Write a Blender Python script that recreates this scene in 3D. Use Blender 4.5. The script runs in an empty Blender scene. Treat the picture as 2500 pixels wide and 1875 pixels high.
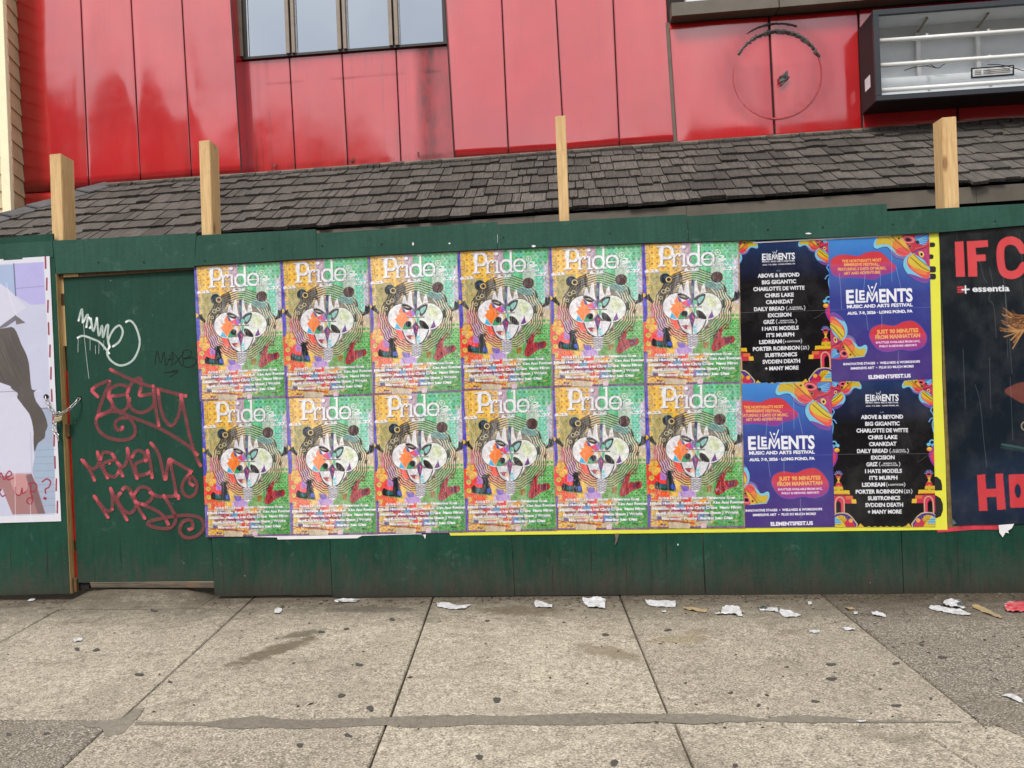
import bpy, bmesh, math, random
import numpy as np
from mathutils import Vector, Matrix, noise
random.seed(7); RNG = np.random.RandomState(7)
SC = bpy.context.scene
COL = SC.collection

# ------------------------------------------------------------------ camera, sky, sun, exposure
F, CX, CY = 1850.0, 1250.0, 937.5            # focal length and centre, in pixels of the 2500 px photograph
YAW, ROLL = math.radians(5.0), 0.040
CAM = Vector((0.0, -5.27, 1.49))
FW = Vector((-math.sin(YAW), math.cos(YAW), 0)); R0 = Vector((math.cos(YAW), math.sin(YAW), 0)); U0 = Vector((0, 0, 1))
RT = R0 * math.cos(ROLL) - U0 * math.sin(ROLL); UP = R0 * math.sin(ROLL) + U0 * math.cos(ROLL)
cd = bpy.data.cameras.new('camera'); cam = bpy.data.objects.new('camera', cd); COL.objects.link(cam)
cd.sensor_width = 36; cd.lens = 36 * F / 2500; cd.clip_start = 0.05; cd.clip_end = 3000
cam.matrix_world = Matrix(((RT.x, UP.x, -FW.x, CAM.x), (RT.y, UP.y, -FW.y, CAM.y), (RT.z, UP.z, -FW.z, CAM.z), (0, 0, 0, 1)))
SC.camera = cam

SUN_EL, SUN_AZ = math.radians(52), math.radians(205)   # azimuth clockwise from +Y
w = bpy.data.worlds.new('World'); SC.world = w; w.use_nodes = True
wn, wl = w.node_tree.nodes, w.node_tree.links
wn.clear()
wo = wn.new('ShaderNodeOutputWorld'); bg = wn.new('ShaderNodeBackground'); sky = wn.new('ShaderNodeTexSky')
sky.sky_type = 'NISHITA'; sky.sun_disc = False; sky.sun_elevation = SUN_EL; sky.sun_rotation = SUN_AZ
sky.dust_density = 2.0; sky.air_density = 1.0
hs = wn.new('ShaderNodeHueSaturation'); hs.inputs['Saturation'].default_value = 0.55
tc = wn.new('ShaderNodeTexCoord'); nz = wn.new('ShaderNodeTexNoise'); nz.inputs['Scale'].default_value = 3.4; nz.inputs['Detail'].default_value = 6
mr = wn.new('ShaderNodeMapRange'); mr.inputs[1].default_value = .38; mr.inputs[2].default_value = .62; mr.inputs[3].default_value = .0; mr.inputs[4].default_value = .95
mx = wn.new('ShaderNodeMix'); mx.data_type = 'RGBA'; mx.inputs[7].default_value = (10.0, 10.1, 10.3, 1)
wl.new(tc.outputs['Generated'], nz.inputs['Vector']); wl.new(nz.outputs['Fac'], mr.inputs[0]); wl.new(mr.outputs[0], mx.inputs[0])
wl.new(sky.outputs[0], hs.inputs['Color']); wl.new(hs.outputs[0], mx.inputs[6]); wl.new(mx.outputs[2], bg.inputs[0]); wl.new(bg.outputs[0], wo.inputs[0])
bg.inputs[1].default_value = 0.13
sl = bpy.data.lights.new('sun', 'SUN'); sl.energy = 1.9; sl.angle = math.radians(14); sl.color = (1.0, .965, .91)
so = bpy.data.objects.new('sun', sl); COL.objects.link(so)
sd = Vector((math.sin(SUN_AZ) * math.cos(SUN_EL), math.cos(SUN_AZ) * math.cos(SUN_EL), math.sin(SUN_EL)))
so.rotation_euler = sd.to_track_quat('Z', 'Y').to_euler(); so.location = sd * 40
SC.view_settings.view_transform = 'Standard'; SC.view_settings.look = 'None'; SC.view_settings.gamma = 1
SC.view_settings.use_curve_mapping = False; SC.view_settings.exposure = 0.64

# ------------------------------------------------------------------ picture point -> point in the place
def ray(px, py): return (FW + RT * ((px - CX) / F) + UP * (-(py - CY) / F))
def W(px, py, Y=0.0):
    d = ray(px, py); t = (Y - CAM.y) / d.y
    return CAM + d * t
SX, SY = -0.008, 0.026
def gz(x, y): return SX * x + SY * y
def G(px, py, up=0.0):
    d = ray(px, py); t = (SX * CAM.x + SY * CAM.y - CAM.z + up) / (d.z - SX * d.x - SY * d.y)
    return CAM + d * t

# ------------------------------------------------------------------ materials
def lin(c):
    c = c / 255.0
    return c / 12.92 if c <= .04045 else ((c + .055) / 1.055) ** 2.4
def S(r, g, b, k=1.0): return (min(1, lin(r) * k), min(1, lin(g) * k), min(1, lin(b) * k), 1)
class MT:
    def __init__(s, name, base=(.5, .5, .5, 1), rough=.6, metal=0, spec=.5):
        s.m = bpy.data.materials.new(name); s.m.use_nodes = True
        s.n, s.l = s.m.node_tree.nodes, s.m.node_tree.links
        s.b = s.n['Principled BSDF']
        s.b.inputs['Base Color'].default_value = base; s.b.inputs['Roughness'].default_value = rough
        s.b.inputs['Metallic'].default_value = metal; s.b.inputs['Specular IOR Level'].default_value = spec
        s._pos = None; s._obj = None
    def put(s, sock, v):
        if isinstance(v, (int, float, tuple)): sock.default_value = v
        else: s.l.new(v, sock)
    def pos(s):
        if not s._pos: s._pos = s.n.new('ShaderNodeNewGeometry').outputs['Position']
        return s._pos
    def obj(s):
        if not s._obj: s._obj = s.n.new('ShaderNodeTexCoord').outputs['Object']
        return s._obj
    def rnd(s): return s.n.new('ShaderNodeObjectInfo').outputs['Random']
    def attr(s, name='Col'):
        a = s.n.new('ShaderNodeAttribute'); a.attribute_name = name; return a
    def scl(s, v, sx, sy, sz, loc=None):
        m = s.n.new('ShaderNodeMapping'); m.inputs['Scale'].default_value = (sx, sy, sz); s.l.new(v, m.inputs[0])
        if loc is not None: s.put(m.inputs['Location'], loc)
        return m.outputs[0]
    def noise(s, v, scale=5, detail=4, rough=.5, dist=0):
        t = s.n.new('ShaderNodeTexNoise'); s.l.new(v, t.inputs['Vector']); t.inputs['Scale'].default_value = scale
        t.inputs['Detail'].default_value = detail; t.inputs['Roughness'].default_value = rough; t.inputs['Distortion'].default_value = dist
        return t.outputs['Fac']
    def voro(s, v, scale=5, feature='F1'):
        t = s.n.new('ShaderNodeTexVoronoi'); t.feature = feature; s.l.new(v, t.inputs['Vector']); t.inputs['Scale'].default_value = scale
        return t.outputs['Distance']
    def rng(s, v, a, b, c=0, d=1):
        t = s.n.new('ShaderNodeMapRange'); s.put(t.inputs[0], v)
        for i, q in enumerate((a, b, c, d)): t.inputs[i + 1].default_value = q
        return t.outputs[0]
    def math(s, op, a, b=0.0):
        t = s.n.new('ShaderNodeMath'); t.operation = op; s.put(t.inputs[0], a); s.put(t.inputs[1], b); return t.outputs[0]
    def mix(s, f, a, b, mode='MIX'):
        t = s.n.new('ShaderNodeMix'); t.data_type = 'RGBA'; t.blend_type = mode
        s.put(t.inputs[0], f); s.put(t.inputs[6], a); s.put(t.inputs[7], b); return t.outputs[2]
    def sep(s, v):
        t = s.n.new('ShaderNodeSeparateXYZ'); s.l.new(v, t.inputs[0]); return t.outputs
    def col(s, v): s.put(s.b.inputs['Base Color'], v)
    def bump(s, h, strength=.3, dist=.01):
        t = s.n.new('ShaderNodeBump'); t.inputs['Strength'].default_value = strength; t.inputs['Distance'].default_value = dist
        s.l.new(h, t.inputs['Height'])
        if s.b.inputs['Normal'].is_linked: s.l.new(s.b.inputs['Normal'].links[0].from_socket, t.inputs['Normal'])
        s.l.new(t.outputs[0], s.b.inputs['Normal'])
    def ellipse(s, c, rx, ry, ang, soft=.35, amp=.5, ns=14):
        p = s.pos(); o = s.sep(p)
        dx = s.math('SUBTRACT', o[0], c[0]); dy = s.math('SUBTRACT', o[1], c[1])
        ca, sa = math.cos(ang), math.sin(ang)
        u = s.math('ADD', s.math('MULTIPLY', dx, ca / rx), s.math('MULTIPLY', dy, sa / rx))
        v = s.math('ADD', s.math('MULTIPLY', dx, -sa / ry), s.math('MULTIPLY', dy, ca / ry))
        d = s.math('SQRT', s.math('ADD', s.math('MULTIPLY', u, u), s.math('MULTIPLY', v, v)))
        n = s.noise(p, ns, 5, .65)
        d = s.math('ADD', d, s.math('MULTIPLY', s.math('SUBTRACT', n, .5), amp * 4))
        return s.rng(d, 1 - soft, 1 + soft * .3, 1, 0)
def plain(name, rgb, rough=.6, metal=0, k=1.0, var=.25, ns=9.0, spec=.5):
    m = MT(name, S(*rgb, k), rough, metal, spec); c = S(*rgb, k)
    n = m.noise(m.pos(), ns, 5, .6)
    m.col(m.mix(m.rng(n, .3, .7), tuple(x * (1 - var) for x in c[:3]) + (1,), tuple(min(1, x * (1 + var)) for x in c[:3]) + (1,)))
    return m.m
KV = 0.95
def green_paint(name, dirt, a=(20, 62, 48), b=(34, 84, 68)):
    m = MT(name, rough=.6, spec=.22); p = m.pos(); o = m.sep(p)
    n1 = m.noise(m.scl(p, 1, 1, .6), 2.2, 6, .65)
    n2 = m.noise(m.scl(p, 9, 1, 1.1), 4, 5, .6)
    f = m.math('ADD', m.math('MULTIPLY', n1, .65), m.math('MULTIPLY', n2, .35))
    c = m.mix(m.rng(f, .35, .66), S(*a, KV), S(*b, KV))
    # rubbed, faded scuffs
    sc = m.rng(m.noise(p, 6, 8, .75, .6), .58, .72)
    c = m.mix(m.math('MULTIPLY', sc, .35), c, S(92, 120, 110, KV))
    st = m.rng(m.noise(m.scl(p, 42, 1, 1.3), 1.0, 4, .7), .56, .7)
    c = m.mix(m.math('MULTIPLY', st, .30), c, S(12, 34, 28, KV))
    if dirt:
        z = m.math('SUBTRACT', o[2], m.math('MULTIPLY', o[0], SX))
        zz = m.math('ADD', z, m.math('MULTIPLY', m.math('SUBTRACT', m.noise(m.scl(p, 5, 1, 1.6), 2.4, 8, .78), .5), -.95))
        c = m.mix(m.rng(zz, .34, -.03, 0, .92), c, S(66, 62, 55, KV))
        dr = m.math('MULTIPLY', m.rng(m.noise(m.scl(p, 34, 1, .9), 1.2, 5, .75), .60, .66), m.rng(z, .62, .3, 0, .75)); c = m.mix(dr, c, S(10, 26, 22, KV))
        zz2 = m.math('ADD', z, m.math('MULTIPLY', m.math('SUBTRACT', m.noise(m.scl(p, 26, 1, 3), 1.6, 8, .85), .5), -.5))
        c = m.mix(m.rng(zz2, .12, -.05, 0, .75), c, S(42, 37, 32, KV))
    wv = m.noise(m.scl(p, 1, 1, 4.5), 2.6, 3, .5, 2.2); wv2 = m.math('FRACT', m.math('MULTIPLY', wv, 9.0)); c = m.mix(m.rng(wv2, .0, .35, .30, 0), c, S(14, 44, 34, KV)); c = m.mix(m.rng(m.noise(p, 17, 9, .85), .60, .70, 0, .45), c, S(78, 108, 98, KV))
    sp = m.voro(p, 13); spm = m.math('MULTIPLY', m.rng(sp, .05, .035), m.rng(m.noise(p, 3, 2), .52, .6))
    c = m.mix(m.math('MULTIPLY', spm, .75), c, S(170, 185, 178, KV))
    m.col(c)
    m.put(m.b.inputs['Roughness'], m.rng(n1, .3, .7, .5, .72))
    gr = m.noise(m.scl(p, 1, 1, 9), 7, 8, .6, 1.2)
    m.bump(gr, .22, .004); m.bump(m.noise(m.scl(p, 14, 1, 1), 5, 4), .12, .004)
    return m.m
M = {}
M['green'] = green_paint('green_paint', True, (12, 50, 38), (24, 72, 56))
M['green_top_skylit'] = green_paint('green_paint_skylit', False, (28, 66, 54), (46, 84, 72))  # same paint as the panels, made lighter: sky sheen put into the colour
M['green_door'] = green_paint('green_paint_door', True, (20, 56, 44), (28, 70, 55))
def wood(name, a, b, scale=1.0, knots=True, vert=True):
    m = MT(name, rough=.65); p = m.obj()
    q = m.scl(p, 22, 22, 1.2) if vert else m.scl(p, 1.2, 22, 22)
    n = m.noise(q, 2.2 * scale, 6, .6, 1.5)
    c = m.mix(m.rng(n, .32, .68), S(*a, KV), S(*b, KV))
    n3 = m.noise(p, 5, 5, .7)
    c = m.mix(m.math('MULTIPLY', m.rng(n3, .55, .75), .4), c, S(150, 100, 55, KV))
    if knots:
        v = m.voro(m.scl(p, 1, 1, .35, m.math('MULTIPLY', m.rnd(), 9.0)), 7.0)
        c = m.mix(m.math('MULTIPLY', m.rng(v, .17, .08), .75), c, S(120, 70, 38, KV))
    m.col(c); m.bump(n, .3, .003)
    return m.m
M['post'] = wood('pine_wood', (184, 146, 94), (214, 182, 130))
M['ply_edge'] = wood('plywood_edge', (150, 118, 70), (196, 168, 112), knots=False)
M['stud'] = wood('dirty_wood', (72, 50, 30), (110, 82, 48), knots=False)
M['sill'] = wood('weathered_sill_wood', (62, 56, 46), (108, 98, 82), vert=False, knots=False)
M['redstrip'] = plain('faded_orange_red_paint', (200, 38, 24), .45, k=KV, var=.35, ns=12)
# shake shingles
def shake():
    m = MT('weathered_cedar_shake', rough=.85, spec=.25); p = m.pos(); o = m.obj()
    n = m.noise(m.scl(o, 60, 3, 3, None), 1.6, 6, .7, .6)
    r = m.rnd(); pp = m.noise(p, 1.1, 3)
    c = m.mix(m.rng(n, .28, .72), S(42, 38, 35, KV), S(106, 98, 89, KV))
    v = m.n.new('ShaderNodeHueSaturation'); m.l.new(c, v.inputs['Color'])
    m.l.new(m.math('ADD', m.rng(r, 0, 1, .55, 1.05), m.rng(pp, .3, .7, -.15, .2)), v.inputs['Value']); v.inputs['Saturation'].default_value = .85
    m.col(v.outputs[0]); m.bump(n, .8, .006)
    return m.m
M['shake'] = shake()
M['cap'] = plain('dark_ridge_cap', (74, 72, 72), .8, k=KV, var=.3)
M['fascia'] = plain('grey_brown_fascia', (92, 84, 72), .6, k=KV, var=.25, ns=3)
M['dark'] = plain('dark_void', (24, 22, 22), .9, k=.6)  # near-black: the shade under the eave and in gaps put into the colour
M['felt'] = plain('black_roofing_felt', (30, 28, 27), .95, k=.7)
def red(name, stain=0.0):
    m = MT(name, rough=.4, spec=.15); p = m.pos()
    n = m.noise(p, 1.3, 5, .6)
    c = m.mix(m.rng(n, .3, .7), S(176, 18, 23, .88), S(198, 26, 32, .88))
    st = m.noise(m.scl(p, 26, 1, .9), 1.0, 6, .7)
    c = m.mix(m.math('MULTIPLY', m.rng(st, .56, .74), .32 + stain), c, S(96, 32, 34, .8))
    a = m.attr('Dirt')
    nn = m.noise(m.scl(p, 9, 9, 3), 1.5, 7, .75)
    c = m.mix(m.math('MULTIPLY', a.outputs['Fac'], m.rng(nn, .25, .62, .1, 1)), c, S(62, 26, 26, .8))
    dr = m.math('MULTIPLY', m.rng(m.noise(m.scl(p, 38, 1, 1.1), 1.3, 6, .8), .62, .68), .30); c = m.mix(dr, c, S(110, 26, 30, .8))
    chip = m.math('MULTIPLY', m.rng(m.noise(p, 16, 9, .8), .70, .72), .6); c = m.mix(chip, c, S(214, 150, 150, .8))
    m.col(c)
    b = m.b.inputs; b['Coat Weight'].default_value = 1.0; b['Coat IOR'].default_value = 1.92
    m.put(b['Coat Roughness'], m.rng(m.noise(p, 2.4, 6, .7), .3, .75, .06, .2))
    m.put(b['Coat Weight'], m.math('SUBTRACT', 1.0, m.math('MULTIPLY', a.outputs['Fac'], .75)))
    m.bump(m.noise(p, 1.5, 2, .4), .10, .06)
    m.bump(m.noise(p, 90, 2), .03, .002)
    nb = m.n.new('ShaderNodeBump')
    m.l.new(m.b.inputs['Normal'].links[0].from_socket, b['Coat Normal'])
    return m.m
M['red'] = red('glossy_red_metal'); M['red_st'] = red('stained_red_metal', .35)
M['ring'] = plain('faded_red_ring', (176, 58, 64), .7, k=.8, var=.4, ns=30)
M['seam'] = plain('dark_seam_metal', (36, 14, 15), .8, k=.7)
M['frame'] = plain('bronze_window_frame', (128, 114, 98), .5, k=.95, var=.15)
M['frame_dk'] = plain('dark_window_gasket', (38, 36, 34), .6, k=.8)
def glassmat():
    m = MT('reflective_window_glass', (.25, .275, .305, 1), .04, 1.0); m.bump(m.noise(m.pos(), 1.6, 2), .06, .03); return m.m
M['glass'] = glassmat()
M['blackmetal'] = plain('black_painted_metal', (16, 17, 19), .6, k=.5, var=.15)
M['signframe'] = plain('dark_grey_sign_frame', (40, 44, 48), .4, k=.8, var=.1)
M['signwhite'] = plain('white_sign_interior', (206, 210, 212), .5, k=.9, var=.05)
M['tube'] = plain('white_lamp_tube', (218, 218, 214), .25, k=.9, var=.03)
M['steel'] = MT('galvanised_steel', (.42, .41, .39, 1), .35, .9).m
M['brass'] = MT('brass_lock_body', (.55, .47, .27, 1), .35, .6).m
M['cream'] = plain('cream_clapboard', (196, 178, 138), .7, k=KV, var=.14, ns=5)
M['creamtrim'] = plain('cream_corner_trim', (238, 228, 190), .6, k=KV, var=.05)
M['adhesive'] = plain('dried_black_adhesive', (92, 88, 84), .9, k=.8, var=.5, ns=60)
# concrete
def concrete(name, a, b, speck, dirtk=1.0, stains=()):
    m = MT(name, rough=.88, spec=.2); p = m.pos(); o = m.sep(p)
    n0 = m.noise(p, .9, 5, .6); n1 = m.noise(p, 26, 8, .8); n2 = m.noise(p, 75, 4, .8)
    c = m.mix(m.rng(n1, .36, .62), S(*a), S(*b))
    c = m.mix(m.rng(n0, .3, .72, 0, .5), c, tuple(x * .66 for x in S(*a)[:3]) + (1,))
    r = m.rnd(); v = m.n.new('ShaderNodeHueSaturation'); m.l.new(c, v.inputs['Color']); m.l.new(m.rng(r, 0, 1, .9, 1.07), v.inputs['Value'])
    c = v.outputs[0]
    # dark pits and pale grains
    pit = m.rng(m.noise(m.scl(p, 1, 1.5, 1), 62, 5, .75), .60, .67)
    c = m.mix(m.math('MULTIPLY', pit, speck), c, S(58, 54, 48))
    pal = m.rng(n2, .63, .7); c = m.mix(m.math('MULTIPLY', pal, .35 * speck), c, S(225, 215, 198))
    fine = m.noise(m.scl(p, 1, 1.4, 1), 100, 3, .65); c = m.mix(m.rng(fine, .40, .46, .55 * speck ** 1.5, 0), c, S(76, 71, 62)); c = m.mix(m.rng(fine, .53, .60, 0, .42 * speck ** 1.5), c, S(222, 210, 190))
    # sparse small dark spots
    vs = m.voro(p, 9.0); c = m.mix(m.math('MULTIPLY', m.rng(vs, .10, .06), m.rng(m.noise(p, 5, 2), .52, .58, 0, .7)), c, S(54, 50, 46))
    ck = m.voro(m.scl(p, 1, 1.2, 1, None), 1.1, 'DISTANCE_TO_EDGE'); ckw = m.math('ADD', ck, m.math('MULTIPLY', m.math('SUBTRACT', m.noise(p, 9, 6, .7), .5), .12))
    c = m.mix(m.math('MULTIPLY', m.rng(m.math('ABSOLUTE', ckw), .004, .0, 0, .5), m.rng(m.noise(p, 1.3, 2), .54, .6)), c, S(70, 64, 56))
    blot = m.rng(m.noise(m.scl(p, 1, 1.6, 1), 3.4, 9, .78, .4), .54, .66); c = m.mix(m.math('MULTIPLY', blot, .55), c, S(92, 83, 70))
    # grime along the hoarding
    d = m.math('ADD', o[1], m.math('MULTIPLY', m.math('SUBTRACT', m.noise(m.scl(p, 1, 1.8, 1), 5, 8, .75), .5), .95))
    c = m.mix(m.rng(d, -.62, .0, 0, .9 * dirtk), c, S(70, 62, 51))
    d2 = m.rng(m.noise(p, 2.1, 8, .75), .50, .68); c = m.mix(m.math('MULTIPLY', d2, .4 * dirtk), c, S(104, 96, 82))
    for (cc, rx, ry, ang, colr, k) in stains:
        c = m.mix(m.math('MULTIPLY', m.ellipse(cc, rx, ry, ang), k), c, S(*colr))
    m.col(c)
    m.bump(n1, .55, .006); m.bump(m.noise(p, 140, 3, .7), .5, .003); m.bump(m.math('MULTIPLY', pit, -1), .6, .004)
    return m.m
def gs(px, py, rx, ry, ang, colr, k):
    q = G(px, py); return ((q.x, q.y), rx, ry, ang, colr, k)
STAINS = (gs(672, 1588, .34, .085, .95, (90, 80, 64), .85), gs(735, 1548, .16, .06, .5, (86, 78, 66), .8),
          gs(1655, 1562, .17, .06, .1, (120, 106, 78), .5), gs(1700, 1545, .1, .05, .1, (120, 106, 80), .45),
          gs(1480, 1590, .22, .08, -.6, (112, 100, 80), .65), gs(1250, 1735, .2, .05, 0, (120, 112, 100), .4),
          gs(1275, 1490, .3, .1, 0, (86, 74, 56), .6), gs(900, 1488, .35, .08, 0, (70, 66, 58), .55), gs(250, 1480, .25, .07, 0, (92, 86, 76), .5))
M['conc'] = concrete('sidewalk_concrete', (116, 108, 94), (184, 173, 154), 1.0, 1.0, STAINS)
M['conc_grey'] = concrete('grey_aggregate_concrete', (84, 78, 70), (136, 127, 114), 1.05, 1.2)
M['mortar'] = concrete('smeared_grey_mortar', (106, 100, 90), (128, 120, 108), .35, .4)
M['jointdirt'] = plain('packed_dirt', (100, 92, 80), .95, k=.9, var=.3, ns=30)
M['leafdirt'] = plain('rotted_leaf_shreds', (52, 42, 30), .95, k=.9, var=.5, ns=40)
M['asphalt'] = plain('asphalt', (64, 64, 66), .9, k=1, var=.3, ns=40)
M['gum'] = plain('blackened_gum', (66, 62, 57), .75, k=.9, var=.3, ns=60)
def printmat(name, rough=.42, crease=.5, fade=.12):
    m = MT(name, rough=rough, spec=.28); a = m.attr('Col'); o = m.obj()
    q = m.scl(o, 1, 1, 1, m.math('MULTIPLY', m.rnd(), 37.0))
    n = m.noise(q, 4, 6, .65)
    c = m.mix(m.rng(n, .45, .8, 0, fade), a.outputs['Color'], (.55, .55, .52, 1))
    c = m.mix(m.rng(m.noise(q, 11, 5, .7), .5, .8, 0, fade * 1.4), c, (.05, .05, .045, 1))
    v = m.n.new('ShaderNodeHueSaturation'); m.l.new(c, v.inputs['Color']); m.l.new(m.rng(m.rnd(), 0, 1, .90, 1.06), v.inputs['Value']); m.l.new(m.rng(m.rnd(), 0, 1, 1.0, .86), v.inputs['Saturation']); c = v.outputs[0]
    wr = m.rng(m.noise(m.scl(q, 7, 1, .9), 3.0, 6, .7, .8), .485, .50); wr2 = m.rng(m.noise(m.scl(q, 7, 1, .9), 3.0, 6, .7, .8), .50, .515, 1, 0)
    c = m.mix(m.math('MULTIPLY', m.math('MULTIPLY', wr, wr2), max(0, fade - .05) * 4), c, (.72, .72, .74, 1))
    m.col(c)
    m.bump(m.noise(m.scl(q, 5, 1, .8), 2.2, 5, .6), crease, .012)
    m.bump(m.voro(m.scl(q, 2.5, 1, 1), 7, 'DISTANCE_TO_EDGE'), crease * .35, .006)
    m.bump(m.noise(q, 45, 4, .6), crease * .35, .002)
    return m.m
M['print'] = printmat('printed_paper'); M['print_gloss'] = printmat('glossy_printed_paper', .26, .55, .05)
M['print_flat'] = printmat('pale_printed_paper', .5, .3, .05)
def paintmat(name):
    m = MT(name, rough=.5); a = m.attr('Col'); m.col(a.outputs['Color']); n = m.noise(m.pos(), 60, 4, .7)
    m.put(m.b.inputs['Alpha'], m.math('MULTIPLY', a.outputs['Alpha'], m.rng(n, .3, .55, .72, 1))); return m.m
M['graffiti'] = paintmat('marker_paint')
def litter(name, c2, thr=.62):
    m = MT(name, rough=.6); o = m.obj(); q = m.scl(o, 1, 1, 1, m.math('MULTIPLY', m.rnd(), 23.0))
    c = m.mix(m.rng(m.noise(q, 14, 4, .6), thr, thr + .04), S(206, 206, 208, .82), S(*c2)); c = m.mix(m.rng(m.noise(q, 26, 6, .7), .42, .66, 0, .75), c, S(140, 134, 124)); m.col(c); return m.m
M['paper'] = litter('scrap_white_paper', (150, 150, 152), .68); M['paper_dk'] = litter('scrap_printed_paper', (24, 42, 38), .52)
M['paper_red'] = litter('scrap_red_paper', (180, 20, 50), .40); M['paper_tan'] = litter('scrap_tan_paper', (150, 125, 80), .3)
M['yellow'] = plain('yellow_poster_paper', (214, 212, 66), .45, k=.95, var=.05, ns=4)
M['black'] = plain('black_poster_ink', (26, 27, 24), .5, k=.9, var=.15)
M['white'] = plain('white_paper_edge', (226, 224, 226), .6, k=.9, var=.08)
M['pinkred'] = plain('torn_red_paper', (190, 52, 68), .55, k=.9, var=.25, ns=20)
M['brownpaper'] = plain('stacked_poster_edges', (110, 92, 48), .7, k=.9, var=.4, ns=30)
M['brick'] = plain('far_brick', (120, 78, 62), .85, k=1, var=.3, ns=2); M['brick2'] = plain('far_tan_brick', (150, 130, 105), .85, k=1, var=.2, ns=2)
M['farglass'] = MT('far_window_glass', (.04, .05, .06, 1), .1).m

# ------------------------------------------------------------------ object helpers
def tag(o, label=None, cat=None, group=None, kind=None):
    if label: o['label'] = label
    if cat: o['category'] = cat
    if group: o['group'] = group
    if kind: o['kind'] = kind
    return o
def empty(name, loc=(0, 0, 0), parent=None):
    o = bpy.data.objects.new(name, None); COL.objects.link(o); o.location = loc; o.parent = parent; o.empty_display_size = .1
    return o
def link(name, me, parent=None, loc=None):
    o = bpy.data.objects.new(name, me); COL.objects.link(o)
    if parent: o.parent = parent
    if loc is not None: o.location = loc
    return o
def wl_(p, parent):      # world vector -> parent's local space (parents are unrotated empties or at the origin)
    return Vector(p) - (parent.matrix_local.translation if parent else Vector((0, 0, 0)))
def mesh(name, vs, fs, mat, parent=None, smooth=False, local=False):
    """vs in world coordinates; the object's origin is put at their centre."""
    vs = [Vector(v) for v in vs]
    c = sum(vs, Vector()) / len(vs) if not local else Vector()
    me = bpy.data.meshes.new(name); me.from_pydata([tuple(v - c) for v in vs], [], fs); me.update()
    me.materials.append(mat)
    bm = bmesh.new(); bm.from_mesh(me); bmesh.ops.recalc_face_normals(bm, faces=bm.faces); bm.to_mesh(me); bm.free()
    if smooth: me.polygons.foreach_set('use_smooth', [True] * len(me.polygons))
    o = link(name, me, parent)
    base = Vector()
    q = parent
    while q is not None: base += q.location; q = q.parent
    o.location = c - base
    return o
def prism_data(top, off):
    """polygon (list of points) pushed by vector off"""
    n = len(top); off = Vector(off)
    vs = [Vector(p) for p in top] + [Vector(p) + off for p in top]
    fs = [tuple(range(n)), tuple(range(2 * n - 1, n - 1, -1))] + [(i, (i + 1) % n, n + (i + 1) % n, n + i) for i in range(n)]
    return vs, fs
def prism(name, pts, off, mat, parent=None, bev=0):
    vs, fs = prism_data(pts, off); o = mesh(name, vs, fs, mat, parent)
    if bev:
        bm = bmesh.new(); bm.from_mesh(o.data); bmesh.ops.bevel(bm, geom=bm.edges[:], offset=bev, segments=1, affect='EDGES'); bm.to_mesh(o.data); bm.free()
    return o
def px_sheet(name, pts, Y, th, mat, parent=None, bev=0.0):
    return prism(name, [W(x, y, Y) for x, y in pts], (0, th, 0), mat, parent, bev)
def boxdata(x0, x1, y0, y1, z0, z1):
    return prism_data([(x0, y0, z0), (x1, y0, z0), (x1, y0, z1), (x0, y0, z1)], (0, y1 - y0, 0))
def box(name, x0, x1, y0, y1, z0, z1, mat, parent=None, bev=0):
    return prism(name, [(x0, y0, z0), (x1, y0, z0), (x1, y0, z1), (x0, y0, z1)], (0, y1 - y0, 0), mat, parent, bev)
def tubedata(pts, r, n=8, closed=False):
    pts = [Vector(p) for p in pts]; vs, fs = [], []; N = len(pts)
    up = Vector((.13, .31, .94)).normalized()
    for i, p in enumerate(pts):
        a = pts[(i - 1) % N] if (closed or i > 0) else p; b = pts[(i + 1) % N] if (closed or i < N - 1) else p
        t = (b - a).normalized(); s = t.cross(up)
        if s.length < .1: s = t.cross(Vector((1, 0, 0)))
        s.normalize(); q = s.cross(t)
        rr = r[i] if isinstance(r, (list, tuple)) else r
        for k in range(n):
            an = 2 * math.pi * k / n; vs.append(p + (s * math.cos(an) + q * math.sin(an)) * rr)
    for i in range(N if closed else N - 1):
        j = (i + 1) % N
        for k in range(n): fs.append((i * n + k, i * n + (k + 1) % n, j * n + (k + 1) % n, j * n + k))
    if not closed: fs += [tuple(range(n)), tuple(range((N - 1) * n, N * n))]
    return vs, fs
def tube(name, pts, r, mat, parent=None, n=8, closed=False):
    vs, fs = tubedata(pts, r, n, closed); return mesh(name, vs, fs, mat, parent, True)
def smooth_path(pts, k=6):
    out = []; n = len(pts); P = [Vector(p) for p in pts]
    for i in range(n - 1):
        a, b, c, d = P[max(i - 1, 0)], P[i], P[i + 1], P[min(i + 2, n - 1)]
        for j in range(k):
            t = j / k
            out.append(.5 * ((2 * b) + (c - a) * t + (2 * a - 5 * b + 4 * c - d) * t * t + (3 * b - a - 3 * c + d) * t ** 3))
    out.append(P[-1]); return out

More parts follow.
